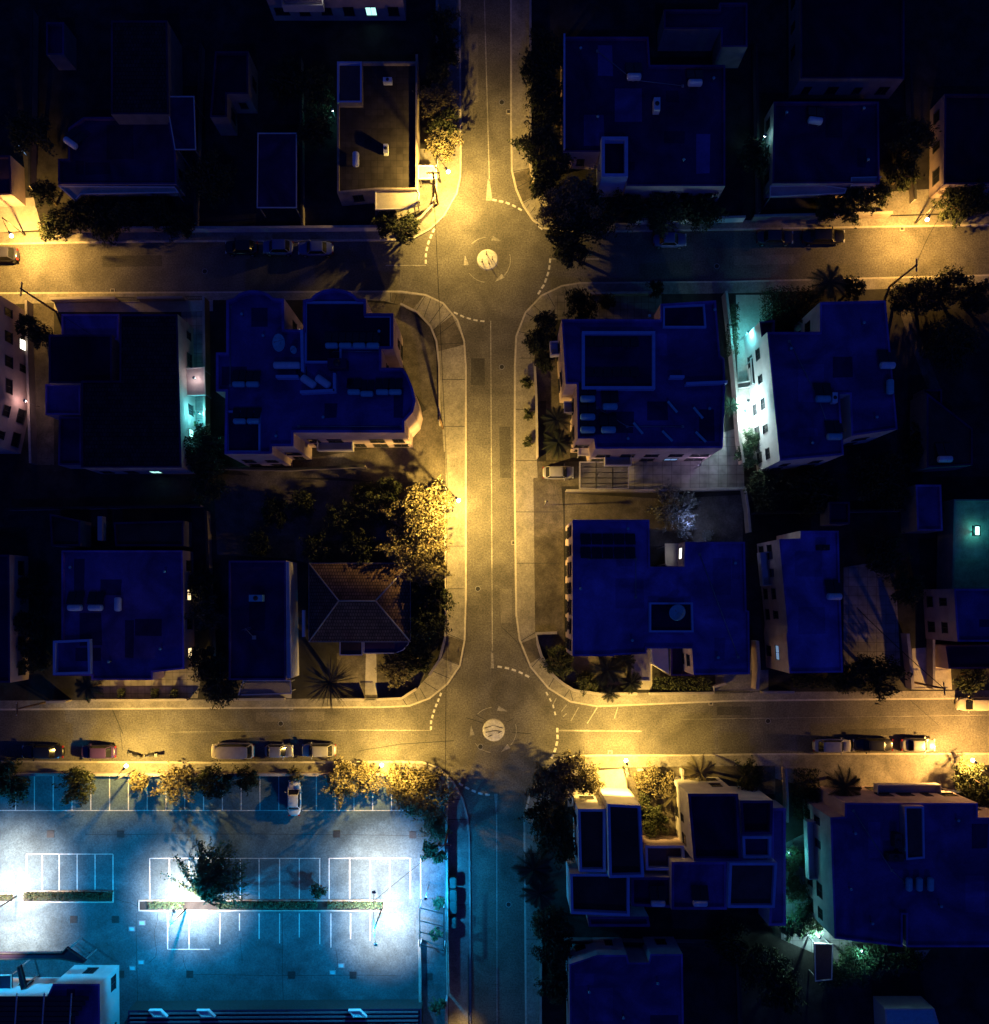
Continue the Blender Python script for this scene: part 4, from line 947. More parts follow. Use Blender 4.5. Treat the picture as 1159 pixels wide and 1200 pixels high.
tree(474,264,17,4,'round dark tree at the curved wall of the upper roundabout')
tree(452,258,14,3,'low dark shrub tree left of the curved corner wall')
TE='trees north-east of the upper roundabout'
for i,(x,y,rp,ht,mt,lb) in enumerate(((640,55,20,5,'leaf_dark','dark tree highest on the right side of the upper street'),(634,75,22,5,'leaf_dark','broad dark tree overhanging the upper street pavement'),(640,103,21,5,'leaf_dark','dark tree below the broad overhanging one'),(655,130,17,4,'leaf_dark','small dark tree against the wide house wall'),(632,162,24,5,'leaf_dark','spiky-edged dark tree midway down the upper street'),(650,185,22,5,'leaf_dark','dark tree beside the corner of the wide house'),(640,210,20,4.5,'leaf_dark','dark tree at the bend of the corner wall'),(676,228,30,6,'leaf_olive','largest olive tree over the corner pavement'),(655,245,22,5,'leaf_olive','olive tree at the edge of the corner wall'),(700,252,24,5,'leaf_dark','dark tree trailing toward the blue parked car'),(668,268,26,5,'leaf_dark','dark tree overhanging the roadway corner'),(672,288,20,4,'leaf_dark','lowest dark tree reaching over the road'),(735,240,22,4,'leaf_dark','dark tree in front of the wide house porch'),(780,242,24,4,'leaf_dark','dark tree behind the blue parked car'),(825,240,22,4,'leaf_dark','dark tree behind the right end of the wide house'))):
    tree(x,y,rp,ht,lb,mt,group=TE)
TL='trees along the upper left street'
for x,y,rp,ht,lb in ((62,262,20,4,'dark tree next to the left streetlight glow'),(85,248,22,4,'dark tree behind the pergola wall of the top left house'),(115,252,22,4,'dark tree in the middle of the top left front garden'),(148,250,18,4,'dark tree right of the middle front garden tree'),(180,246,18,3.5,'dark tree below the top left house corner'),(208,264,16,4,'round dark tree hanging over the upper left pavement'),(50,225,16,4,'dark tree beside the left edge shed'),(30,150,24,5,'black tree in the upper left darkness'),(240,200,26,5,'black tree between carport and blue slab'),(370,150,20,4.5,'leafy tree catching teal light left of the terrace house'),(370,100,24,5,'dark tree north of the teal lit tree'),(330,90,24,5,'dark tree in the middle of the upper left block')):
    tree(x,y,rp,ht,lb,group=TL)
TR='trees along the upper right street'
for x,y,rp,ht,lb in ((975,240,17,3.5,'dark shrub tree left of the ochre lit porch'),(1005,236,20,4,'dark tree below the ochre lit porch'),(1030,225,18,4,'dark tree right of the ochre lit porch'),(1120,238,20,4,'dark tree right of the right streetlight'),(1148,230,22,4.5,'dark tree at the right edge by the right streetlight'),(1060,200,20,4,'dark tree between the two right-hand houses'),(885,180,20,4,'faint tree lit teal between the north-east houses'),(1075,160,22,5,'black tree in the upper right darkness')):
    tree(x,y,rp,ht,lb,group=TR)
# west block
tree(33,383,13,5,'thin dark tree by the left driveway wall')
tree(47,395,14,4,'dark shrub on the driveway near the leaning left pole')
tree(234,525,24,5,'round dark tree below the turquoise lit side yard')
tree(240,560,22,4,'dark shrub mass south of the round tree by the fence')
TC='big garden trees beside the middle street'
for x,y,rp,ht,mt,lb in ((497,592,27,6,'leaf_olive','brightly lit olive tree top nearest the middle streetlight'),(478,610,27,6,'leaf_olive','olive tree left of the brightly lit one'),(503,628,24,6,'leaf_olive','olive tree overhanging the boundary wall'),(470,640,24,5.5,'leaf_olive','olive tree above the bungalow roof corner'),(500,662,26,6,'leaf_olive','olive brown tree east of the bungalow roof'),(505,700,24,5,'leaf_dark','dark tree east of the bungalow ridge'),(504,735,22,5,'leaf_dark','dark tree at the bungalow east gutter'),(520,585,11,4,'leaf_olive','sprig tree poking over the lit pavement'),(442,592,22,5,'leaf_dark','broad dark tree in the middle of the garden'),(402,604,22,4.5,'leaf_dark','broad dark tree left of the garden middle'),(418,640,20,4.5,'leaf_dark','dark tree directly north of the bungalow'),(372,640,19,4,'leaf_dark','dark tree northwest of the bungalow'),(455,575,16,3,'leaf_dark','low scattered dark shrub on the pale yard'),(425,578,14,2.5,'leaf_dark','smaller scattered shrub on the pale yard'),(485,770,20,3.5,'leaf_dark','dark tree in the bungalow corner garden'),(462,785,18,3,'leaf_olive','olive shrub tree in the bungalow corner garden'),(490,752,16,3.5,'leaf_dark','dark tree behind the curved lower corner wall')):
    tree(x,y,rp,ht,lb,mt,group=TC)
for x,y,rp,ht,lb in ((322,600,16,3,'faint dark tree in the empty middle plot'),(352,592,15,3,'faint dark tree right of the empty plot'),(300,637,15,3,'faint dark tree above the narrow blue roof')):
    tree(x,y,rp,ht,lb,group='faint trees in the dark middle plot')
rosette(386,800,36,2.6,'huge spiky yucca rosette overhanging the lower street pavement',110)
palm(103,805,20,3.2,'small palm in front of the square blue roofed house',nf=14)
tree(252,800,24,5,'dark tree overhanging the lower street between two houses'); tree(240,775,18,4,'dark tree behind the overhanging street tree')
tree(240,720,20,4,'dark tree lit amber by two bright side windows','leaf_olive'); tree(235,685,18,3.5,'dark tree between the square roof and the narrow roof')
tree(32,730,18,4,'dark tree between left edge house and square roof'); tree(35,770,18,3.5,'dark shrub tree above the left front wall'); tree(30,690,16,3.5,'dark tree higher in the left side passage')
for k,(x,y) in enumerate(((143,812),(182,812),(205,812))): hedge(x-4,y-5,x+4,y+5,.8,'clipped dark shrub %s on the paved front yard'%['nearest the palm','in the middle','nearest the street tree'][k],name='shrub',group='clipped shrubs on the paved front yard')
# east block
tree(681,357,20,3.5,'oval dark shrub tree at the corner apartment front'); tree(768,338,9,3.5,'small round street tree on the upper right pavement')
tree(640,378,13,3.6,'thin dark tree on the corner pavement below the roundabout'); tree(628,400,13,3.4,'scraggly dark tree on the corner pavement'); tree(644,405,16,3.6,'dark tree against the white tangle by the corner apartments')
tree(712,352,9,2,'small dark shrub in the corner apartment forecourt'); tree(640,425,11,3,'little dark tree at the curving front wall')
palm(652,492,19,4,'palm with pale heart beside the corner apartments',nf=15); palm(654,518,20,4,'second palm just below the one with pale heart',nf=17)
for k,(x,y) in enumerate(((618,448),(619,484),(619,517))):
    tree(x,y,6.5,1.3,['topmost','middle','lowest'][k]+' of three small dark shrubs on the middle street pavement',name='shrub',cat='shrub',group='small shrubs on the pavement')
hedge(851,358,864,418,2.0,'tall dark hedge beside the floodlit yard')
palm(855,476,13,3.5,'bright green leafed palm beside the floodlit yard',mat='leaf_green',nf=14)
tree(884,520,15,2.8,'green lit shrub at the bottom of the floodlit yard','leaf_green'); tree(875,533,13,2.4,'second green lit shrub under the floodlit wall','leaf_green')
hedge(892,340,960,384,3,'dense black hedge mass in front of the floodlit block')
palm(972,332,24,4.2,'palm silhouette overhanging the upper right pavement',nf=18)
tree(1000,338,15,3.6,'dark round tree right of the palm silhouette')
for x,y,rp,ht,lb in ((1062,345,18,4,'dark tree at the leaning upper right pole'),(1090,345,22,4.5,'dark tree right of the leaning upper right pole'),(1118,335,22,4.5,'spiky dark tree over the upper right pavement'),(1148,345,22,4.5,'dark tree at the right edge below the upper street'),(1120,400,30,5,'black tree in the right edge garden'),(1090,520,26,4,'black tree above the dark plum house'),(1040,560,30,4.5,'faint tree in the dark middle right'),(960,575,28,4.5,'faint tree south of the floodlit block'),(900,575,22,4,'faint tree below the floodlit yard')):
    tree(x,y,rp,ht,lb,group='dark trees in the right block')
tree(792,592,23,3,'round grey-blue shrub in the garden between two blue blocks','leaf_grey',name='shrub',cat='shrub'); tree(803,622,10,1.8,'small teal shrub above the striped awning','leaf_grey',name='shrub',cat='shrub')
tree(829,628,6,1.5,'tiny pale ball shrub beside the striped awning','leaf_grey',name='shrub',cat='shrub')
palm(712,785,22,4,'palm in the front garden below the deep blue block',nf=18); palm(715,812,13,3.4,'palm leaning over the lower street pavement',nf=13); palm(740,800,15,3,'palm next to the garden carport',nf=14)
palm(732,775,16,3.4,'upper palm close to the deep blue block wall',nf=17)
tree(655,775,17,2.6,'dark shrub inside the white curved corner wall'); tree(690,800,14,2,'low dark shrub behind the pale curved wall'); hedge(765,793,832,808,1.4,'dark hedge behind the pale front wall of the deep blue block')
tree(1040,798,24,4.5,'large dark tree overhanging the lower right street'); tree(1015,790,18,3.6,'dark tree left of the large overhanging one'); tree(1142,792,20,3.5,'dark tree at the right edge above the white car'); hedge(928,792,975,806,1.4,'dark hedge in front of the tall narrow blue house'); tree(990,795,16,3,'small dark tree between hedge and large tree')
tree(1040,650,24,4,'black tree behind the pale patio'); tree(1065,690,20,4,'black tree beside the dark passage at right')
# lot hedge row and trees
LT='trees behind the parking lot wall'
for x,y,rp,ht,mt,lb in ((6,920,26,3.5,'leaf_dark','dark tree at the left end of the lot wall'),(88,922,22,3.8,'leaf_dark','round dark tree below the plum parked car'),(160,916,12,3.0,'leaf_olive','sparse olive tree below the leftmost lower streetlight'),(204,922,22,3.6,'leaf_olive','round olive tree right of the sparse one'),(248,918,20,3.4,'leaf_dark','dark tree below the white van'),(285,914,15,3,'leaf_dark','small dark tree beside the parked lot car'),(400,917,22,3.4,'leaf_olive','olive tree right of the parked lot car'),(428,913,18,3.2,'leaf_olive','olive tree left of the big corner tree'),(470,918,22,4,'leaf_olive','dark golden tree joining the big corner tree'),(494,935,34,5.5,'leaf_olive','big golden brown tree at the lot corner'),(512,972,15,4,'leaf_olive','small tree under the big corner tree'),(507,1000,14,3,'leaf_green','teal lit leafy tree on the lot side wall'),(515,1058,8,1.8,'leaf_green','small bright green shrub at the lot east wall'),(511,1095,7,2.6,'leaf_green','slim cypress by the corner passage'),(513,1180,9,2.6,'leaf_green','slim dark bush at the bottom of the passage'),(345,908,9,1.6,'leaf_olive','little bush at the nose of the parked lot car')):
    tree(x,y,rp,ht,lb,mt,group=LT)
c=W(236,1050,1.0); r=empty('tree',(c[0],c[1],Zb),'lone feathery tree on the lot island leaning up and right, brightly lit at its base','tree')
rr=random.Random(4); lf=MB(); tk=MB(); b0=Vector((c[0],c[1],Zb)); tk.tube([b0-Vector((0,0,.1)),b0+Vector((.2,.3,1.4)),b0+Vector((.7,1.0,3.2))],[.2,.16,.1],9)
for i in range(80):
    az=R(58)+rr.gauss(0,.66); ln=rr.uniform(3.2,8.6)*(1-.34*min(1,abs(az-R(58))/1.2)); q=b0+Vector((.2,.3,1.4)).lerp(Vector((.7,1.0,3.2)),rr.random()); up_=rr.uniform(.2,3.0)
    d_=Vector((math.cos(az),math.sin(az),0)); pts=[q+d_*ln*t*(.4+.6*t)+Vector((0,0,up_*t)) for t in (0,.25,.5,.75,1)]
    tk.tube(pts,[.07,.05,.04,.025,.01],5)
    for k in range(int(30+ln*23)):
        t=rr.uniform(.15,1.03); j=min(3,int(t*4)); p=pts[j].lerp(pts[j+1],t*4-j)+Vector((rr.gauss(0,.17),rr.gauss(0,.17),rr.gauss(0,.14)))
        L=rr.uniform(.2,.5); n=Vector((rr.gauss(0,.6),rr.gauss(0,.6),rr.uniform(.1,1))).normalized(); a=(d_+Vector((rr.gauss(0,.5),rr.gauss(0,.5),rr.gauss(0,.4)))).cross(n).normalized(); b_=n.cross(a)
        lf.add([p-b_*L*.5,p-a*L*.2,p+b_*L*.5,p+a*L*.2],[(0,1,2,3)])
tk.build('trunk','bark',r); lf.build('crown','leaf_green',r,fix=False)
tree(373,1044,9,2.2,'small round bush on the lot island','leaf_dark')
hedge(30,1045,132,1054,.9,'dark clipped hedge on the left lot island'); hedge(-60,1048,16,1054,.8,'short hedge at the left edge island')
hedge(176,1056,216,1064,.7,'green clipped hedge left of the island tree','leaf_green'); hedge(256,1056,372,1064,.7,'dark clipped hedge between island tree and small bush','leaf_green'); hedge(384,1056,448,1064,.7,'bright green hedge at the right end of the island','leaf_green')
for pts in ([(27,1043),(134,1043),(134,1057),(27,1057)],[(-80,1046),(18,1046),(18,1057),(-80,1057)],[(163,1054),(451,1054),(451,1067),(163,1067)]):
    P=ccw(WP(pts)); mb=MB(); n=4; q=inset(P,.15); vs=[(x,y,Zb) for x,y in P]+[(x,y,Zb+.14) for x,y in P]+[(x,y,Zb+.14) for x,y in q]+[(x,y,Zb+.05) for x,y in q]; fs=[]
    for i in range(n):
        j=(i+1)%n
        for a in range(3): fs.append((a*n+i,a*n+j,(a+1)*n+j,(a+1)*n+i))
    mb.add(vs,fs); struct('traffic_island_kerb',mb,'kerbstone')
    mb=MB(); mb.sheet(q,Zb+.06); up(struct('traffic_island_soil',mb,'soil'))
# SE trees
TS='dark trees right of the lowest street'
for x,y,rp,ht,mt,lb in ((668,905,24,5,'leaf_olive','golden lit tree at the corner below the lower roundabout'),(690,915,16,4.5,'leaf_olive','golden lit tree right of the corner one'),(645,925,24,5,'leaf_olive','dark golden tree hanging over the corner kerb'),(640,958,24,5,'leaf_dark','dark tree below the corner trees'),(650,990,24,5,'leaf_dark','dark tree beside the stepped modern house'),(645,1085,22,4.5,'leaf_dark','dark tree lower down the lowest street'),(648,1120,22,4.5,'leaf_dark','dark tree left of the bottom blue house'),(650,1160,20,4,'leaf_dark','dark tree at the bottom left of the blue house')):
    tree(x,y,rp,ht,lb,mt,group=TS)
palm(626,1018,26,5,'spiky palm overhanging the lowest street',nf=19); palm(632,1046,24,5,'second spiky palm just below the overhanging one',nf=20)
for x,y,rp,ht,mt,lb in ((762,913,16,3,'leaf_olive','sunken garden tree right of the front path'),(780,920,14,2.6,'leaf_olive','small tree beside the white garden wall'),(770,965,16,2.6,'leaf_dark','dark shrub in the sunken garden between modern houses'),(752,945,13,2.4,'leaf_dark','dark shrub along the modern house east wall'),(880,912,18,3.6,'leaf_dark','dark tree in front of the twin modern house'),(1142,912,20,5,'leaf_dark','dark tree at the right edge by the lower right streetlight'),(1155,935,18,4.5,'leaf_dark','dark tree below the right edge one'),(935,1012,15,3,'leaf_dark','dark shrub in the teal lit lane, upper'),(932,1045,16,3,'leaf_dark','dark shrub in the teal lit lane, middle'),(950,1080,20,3.4,'leaf_green','dark leafy tree at the mouth of the teal lit lane'),(930,1090,14,3,'leaf_green','teal edged bush left of the lane mouth'),(1008,1138,24,3.4,'leaf_green','bright green lit shrub below the large right block'),(1040,1130,20,3,'leaf_green','green lit shrub right of the brightest one'),(985,1150,18,3,'leaf_green','dark green shrub left of the brightest one'),(1070,1128,14,2.6,'leaf_dark','dark shrub at the right of the lit shrubs'),(900,1140,28,5,'leaf_dark','black tree below the twin modern house'),(920,1170,26,5,'leaf_dark','black tree at the bottom middle right'),(860,1110,24,4,'leaf_dark','black tree under the twin modern house terrace')):
    tree(x,y,rp,ht,lb,mt,group='garden trees around the modern houses')
palm(820,905,22,2.4,'pale yellow lit palm by the white garden wall',mat='leaf_olive',nf=12); palm(788,935,18,2,'low lit palm with thin fronds between the modern houses',mat='leaf_olive',nf=10); palm(990,922,24,5,'dark palm at the corner of the large right block',nf=15)
hedge(930,900,958,960,2,'black shrub lane between the houses')
# ---------------------------------------------------------------- vehicles
def rr_loop(cx,cy,z,lx,ly,n=36,pw=3.5,ang=0,nose=0.):
    out=[]
    for i in range(n):
        t=2*math.pi*i/n; c=math.cos(t); s=math.sin(t)
        x=math.copysign(abs(c)**(2/pw),c)*lx; y=math.copysign(abs(s)**(2/pw),s)*ly*(1-nose*max(0,abs(x)/lx-.6))
        out.append((x+cx,y+cy,z))
    return out
def car(x,y,rot,label,paintm,kind='hatch',L=4.2,w=1.75,group='cars parked along the kerbs',z=0.,cat='car',name='parked_car'):
    c=W(x,y,.7); a=R(rot); root=empty(name,(c[0],c[1],z),label,cat,group)
    def T(lp): return [(c[0]+p[0]*math.cos(a)-p[1]*math.sin(a),c[1]+p[0]*math.sin(a)+p[1]*math.cos(a),z+p[2]) for p in lp]
    l2=L/2; w2=w/2
    if kind=='van': bt,ct,cxx,cl,pw=1.05,2.0,-.25,L*.83,6
    elif kind=='suv': bt,ct,cxx,cl,pw=1.0,1.68,-.25,L*.68,5
    elif kind=='pickup': bt,ct,cxx,cl,pw=.98,1.7,.1,L*.36,5
    elif kind=='sedan': bt,ct,cxx,cl,pw=.86,1.4,-.15,L*.56,4
    else: bt,ct,cxx,cl,pw=.9,1.45,-.3,L*.66,4.5
    mb=MB(); mb.loft([T(rr_loop(0,0,zz,l2*kx,w2*ky,pw=pw,nose=.16)) for zz,kx,ky in ((.22,.93,.88),(.34,.985,.97),(.58,1,1),(bt-.16,.985,.99),(bt-.05,.955,.95),(bt,.91,.88))])
    mb.build('body',paintm,root,auto=True)
    tp=.32 if kind=='van' else .5
    mb=MB(); fr=cxx+cl/2; mb.loft([T(rr_loop(cxx,0,bt-.02,cl/2,w2*.89,pw=7)),T(rr_loop(cxx-(.0 if kind=='van' else .06),0,ct-.04,cl/2-tp,w2*.74,pw=7))]); mb.build('windows','glass_dark',root,auto=True)
    mb=MB(); rl=cl/2-tp; cx2=cxx-(.0 if kind=='van' else .06)
    mb.loft([T(rr_loop(cx2,0,ct-.05,rl+.02,w2*.75,pw=7)),T(rr_loop(cx2,0,ct-.01,rl,w2*.73,pw=7)),T(rr_loop(cx2,0,ct+.03,rl*.9,w2*.62,pw=6))]); mb.build('roof',paintm,root,auto=True)
    # pillars
    mb=MB()
    for sx in (-1,1):
        for sy in (-1,1):
            p0=T([(cxx+sx*(cl/2-.1),sy*w2*.83,bt-.01)])[0]; p1=T([(cx2+sx*(rl-.06),sy*w2*.69,ct-.03)])[0]; mb.bar(p0,p1,.07,.07)
    mb.build('pillars',paintm,root)
    bl0=fr; bl1=l2*.93
    if bl1-bl0>.35:
        mb=MB(); mx=(bl0+bl1)/2; hl=(bl1-bl0)/2; mb.loft([T(rr_loop(mx,0,bt-.01,hl,w2*.78,pw=5)),T(rr_loop(mx,0,bt+.035,hl*.92,w2*.7,pw=4))]); mb.build('bonnet',paintm,root,auto=True)
    if kind=='pickup':
        mb=MB(); mb.loft([T(rr_loop(-l2*.55,0,bt+.004,l2*.36,w2*.72,pw=9)),T(rr_loop(-l2*.55,0,bt+.02,l2*.36,w2*.72,pw=9))]); mb.build('cargo_bed','metal_dark',root)
        mb=MB()
        for sy in (-1,1): mb.bar(T([(-l2*.93,sy*w2*.8,bt+.06)])[0],T([(-l2*.17,sy*w2*.8,bt+.06)])[0],.1,.12)
        mb.bar(T([(-l2*.93,-w2*.8,bt+.06)])[0],T([(-l2*.93,w2*.8,bt+.06)])[0],.1,.12); mb.build('bed_rail',paintm,root)
    for sx in (-1,1):
        for sy in (-1,1):
            mb=MB(); p=T([(sx*l2*.62,sy*(w2-.16),.31)])[0]; q=T([(sx*l2*.62,sy*(w2+.02),.31)])[0]; mb.tube([p,q],.31,14); wl=mb.build('wheel','rubber',root,auto=True)
            mb=MB(); q2=T([(sx*l2*.62,sy*(w2+.03),.31)])[0]; mb.tube([q,q2],.18,10); mb.build('rim','metal_grey',wl)
    for sy in (-1,1):
        mb=MB(); p=T([(l2*.945,sy*w2*.66,.66)])[0]; mb.box(p,(.16,.36,.15),a); mb.build('headlight','lamp_clear',root)
        mb=MB(); p=T([(-l2*.955,sy*w2*.7,.7)])[0]; mb.box(p,(.12,.28,.2),a); mb.build('taillight','lamp_red',root)
        mb=MB(); p=T([(fr-.35,sy*(w2+.1),bt+.06)])[0]; mb.box(p,(.12,.24,.14),a); mb.build('wing_mirror',paintm,root)
    return root
car(283,290,180,'black car first in the dark upper left row','car_black')
car(326,290,180,'blue-white car in the middle of the dark upper left row','car_blue','suv',L=3.9); car(370,291,180,'longer blue car at the right end of the dark upper left row','car_blue','sedan',L=4.6)
car(2,298,180,'dark car cut by the left edge under the left streetlight','car_dark')
car(785,281,0,'pale blue saloon alone on the upper right street','car_blue','sedan',L=4.3); car(908,278,0,'dark blue car behind the black one on the upper right','car_dark','sedan',L=4.8); car(965,277,0,'long black car nearest the right streetlight','car_black','sedan',L=5.6,w=1.85)
car(654,554,0,'silver estate car parked in the corner apartment driveway','car_silver','suv',L=4.0,z=Zb,w=1.7)
car(50,881,180,'black car at the left end of the lower street','car_black','sedan',L=5.4,w=1.85); car(116,881,180,'plum car beside the leftmost lower streetlight','car_plum','suv',L=4.4)
car(273,880,180,'long cream van on the lower street','car_cream','van',L=5.5,w=2.1,cat='van',name='parked_van'); car(327,880,0,'silver car between the cream van and the pickup','car_silver','hatch',L=3.7); car(374,879,180,'silver pickup nearest the corner streetlight','car_silver','suv',L=4.4)
car(345,935,90,'white car parked nose-in to the lot wall','car_white','sedan',L=4.6,z=Zb,w=1.75)
car(975,874,0,'white car leading the lower right row','car_white','suv',L=4.8); car(1023,873,180,'dark car in the middle of the lower right row','car_black','sedan',L=5.2); car(1076,873,0,'silver car at the right end of the lower right row','car_silver','sedan',L=4.4)
car(1142,825,180,'cream car at the right edge across the lower street','car_cream','suv',L=4.6)
def scooter(x,y,rot,label,m):
    c=W(x,y,.6); a=R(rot); r=empty('scooter',(c[0],c[1],0),label,'scooter','scooters under the streetlight')
    def T(px,py,pz): return (c[0]+px*math.cos(a)-py*math.sin(a),c[1]+px*math.sin(a)+py*math.cos(a),pz)
    for s in (-.62,.62):
        mb=MB(); mb.tube([T(s,-.06,.27),T(s,.06,.27)],.27,14); mb.build('wheel','rubber',r)
    mb=MB(); mb.tube([T(-.75,0,.62),T(-.4,0,.6),T(0,0,.38),T(.35,0,.4),T(.52,0,.95)],[.16,.22,.17,.14,.1],10); mb.build('body',m,r)
    mb=MB(); mb.tube([T(-.7,0,.8),T(-.45,0,.83),T(-.05,0,.78)],[.12,.16,.13],10); mb.build('seat','rubber',r)
    mb=MB(); mb.tube([T(.45,-.36,1.05),T(.52,0,1.0),T(.45,.36,1.05)],.03,6); mb.build('handlebar','metal_dark',r)
    mb=MB(); mb.box(T(-.9,0,.9),(.38,.38,.3),a); mb.build('luggage_box','metal_dark',r)
scooter(156,884,160,'black scooter left, angled to the kerb','car_black'); scooter(176,885,185,'black scooter right, with luggage box','car_black')
# ---------------------------------------------------------------- lamps and poles
def light(name,loc,color,power,root=None,kind='POINT',rad=.12,size=100,blend=.6,cut=0):
    d=bpy.data.lights.new(name,kind); d.color=color; d.energy=power; d.shadow_soft_size=rad
    if kind=='SPOT': d.spot_size=R(size); d.spot_blend=blend
    if name in('lamp_light','floodlight_beam'):   # luminaire optics: less straight down, more towards the rim, as in a street lantern
        d.use_nodes=True; t=d.node_tree; em=t.nodes['Emission']; tc=t.nodes.new('ShaderNodeTexCoord'); sp=t.nodes.new('ShaderNodeSeparateXYZ'); t.links.new(tc.outputs['Normal'],sp.inputs[0])
        ab=t.nodes.new('ShaderNodeMath'); ab.operation='ABSOLUTE'; t.links.new(sp.outputs['Z'],ab.inputs[0])
        if name=='lamp_light':
            mr=t.nodes.new('ShaderNodeMapRange'); mr.inputs['From Min'].default_value=.25; mr.inputs['From Max'].default_value=.95; mr.inputs['To Min'].default_value=1.05; mr.inputs['To Max'].default_value=.62; t.links.new(ab.outputs[0],mr.inputs['Value']); 
            if cut:
                gt=t.nodes.new('ShaderNodeMapRange'); gt.inputs['From Min'].default_value=.9; gt.inputs['From Max'].default_value=.7; t.links.new(sp.outputs['Y'],gt.inputs['Value'])
                if cut<0: gt.inputs['From Min'].default_value=-.9; gt.inputs['From Max'].default_value=-.7
                ml=t.nodes.new('ShaderNodeMath'); ml.operation='MULTIPLY'; t.links.new(mr.outputs[0],ml.inputs[0]); t.links.new(gt.outputs[0],ml.inputs[1]); t.links.new(ml.outputs[0],em.inputs['Strength'])
            else: t.links.new(mr.outputs[0],em.inputs['Strength'])
        else:
            mx=t.nodes.new('ShaderNodeMath'); mx.operation='MAXIMUM'; mx.inputs[1].default_value=.4; t.links.new(ab.outputs[0],mx.inputs[0])
            pw=t.nodes.new('ShaderNodeMath'); pw.operation='POWER'; pw.inputs[1].default_value=-1.7; t.links.new(mx.outputs[0],pw.inputs[0]); t.links.new(pw.outputs[0],em.inputs['Strength'])
    o=bpy.data.objects.new(name,d); col.objects.link(o)
    if root is not None: o.parent=root; o.location=Vector(loc)-root.location
    else: o.location=loc
    return o
SOD=(1,.62,.13)
GL='sodium streetlights along the kerbs'
def streetlamp(hx,hy,h,bx,by,label,power,color=SOD,mat='sodium',group=GL,z0=Zb,spot=False,cat='street lamp',glowsize=.22,cut=0):
    hd=Vector(loc3(hx,hy,h)); b_=Vector((*W(bx,by,0),z0)); r=empty('street_lamp',b_,label,cat,group)
    mb=MB(); top=Vector((b_.x,b_.y,h+.15)); mb.tube([b_-Vector((0,0,.1)),b_+Vector((0,0,.5)),b_+Vector((0,0,.55)),top],[.13,.12,.08,.055],10); mb.build('pole','metal_dark',r)
    mb=MB(); mb.tube([top,top.lerp(hd+Vector((0,0,.3)),.5)+Vector((0,0,.15)),hd+Vector((0,0,.22))],.04,7); mb.build('arm','metal_dark',r)
    d=(hd-top); d.z=0; d.normalize() if d.length>0 else None
    mb=MB(); mb.bar(hd-d*.35+Vector((0,0,.16)),hd+d*.05+Vector((0,0,.16)),.26,.12); mb.build('lamp_head','metal_grey',r)
    mb=MB(); g=hd+d*.22
    mb.loft([[(g.x+glowsize*k*math.cos(2*math.pi*i/16),g.y+glowsize*k*math.sin(2*math.pi*i/16),h+zz) for i in range(16)] for k,zz in ((.4,-.05),(.9,.03),(1,.12),(.8,.2),(.35,.25))]); mb.build('lens',mat,r)
    light('lamp_light',(g.x,g.y,h-.25),color,power*.72,r,'SPOT',.15,(165 if by<1200 else 76),(.35 if by<1200 else 1),cut=cut)
    light('lamp_glow',(g.x,g.y,h-.2),color,power*.02,r)
    return r,g
P0=24000; CUT=-1
streetlamp(13,275,4.6,30,276,'left streetlight glowing orange at the left edge of the upper street',P0*.8,(1,.55,.11))
streetlamp(524,200,6.0,516,214,'north streetlight beside the upper street by the bright canopy',P0*1.35)
streetlamp(1087,256,4.6,1072,262,'right streetlight glowing orange on the upper right street',P0*.6,(1,.52,.10))
streetlamp(536,585,7.8,526,580,'middle streetlight over the lit pavement of the middle street',P0*1.75)
streetlamp(147,899,5.2,158,903,'leftmost streetlight on the lower street beside the scooters',P0*.75,cut=CUT)
streetlamp(446,898,5.6,440,903,'streetlight above the lot corner on the lower street',P0*1.0,cut=CUT)
streetlamp(734,893,5.4,730,898,'streetlight right of the lower roundabout before the modern house',P0*1.15)
streetlamp(1141,892,5.2,1128,895,'lower right streetlight glowing orange at the right edge',P0*1.0,(1,.52,.12))
streetlamp(541,1240,5.0,530,1244,'streetlight just beyond the bottom edge of the lowest street',P0*.10)
# dark utility poles and cables
def pole(bx,by,h,label,az,arm=1.6,group='timber utility poles'):
    b_=Vector((*W(bx,by),Zb)); r=empty('utility_pole',b_,label,'utility pole',group)
    mb=MB(); mb.tube([b_-Vector((0,0,.1)),b_+Vector((0,0,h))],[.15,.1],9); mb.build('pole','wood',r)
    d=Vector((math.cos(R(az)),math.sin(R(az)),0)); mb=MB(); t=b_+Vector((0,0,h-.2)); mb.bar(t-d*arm/2,t+d*arm/2,.12,.12); mb.build('crossarm','wood',r)
    for s in (-.45,0,.45):
        mb=MB(); q=t+d*arm*s; mb.tube([q,q+Vector((0,0,.22))],[.05,.03],8); mb.build('insulator','tank_white',r)
    return t
t1=pole(67,366,7.6,'leaning-looking utility pole by the left driveway on the upper street',85)
t2=pole(1042,336,6.6,'utility pole among the dark trees on the upper right street',90)
t3=pole(1068,799,7.4,'utility pole by the lit driveway on the lower right street',95)
t4=pole(58,822,6.8,'utility pole at the lower left front wall',90)
t5=pole(519,502,7.8,'utility pole on the pavement of the middle street',90)
t6=pole(526,968,7.8,'utility pole at the lot corner beside the lowest street',0)
t7=pole(513,240,7.6,'utility pole at the curved wall of the upper roundabout',0)
def cable(a,b_,label,sag=.6,rad=.028):
    c=(a+b_)/2; pts=[]
    for i in range(17):
        t=i/16; p=a.lerp(b_,t); p=p-Vector((0,0,sag*4*t*(1-t))); pts.append(p)
    r=empty('power_cable',a,label,'cable','overhead cables'); mb=MB(); mb.tube(pts,rad,5); mb.build('wire','rubber',r)
E=lambda x,y,h: Vector(loc3(x,y,h))
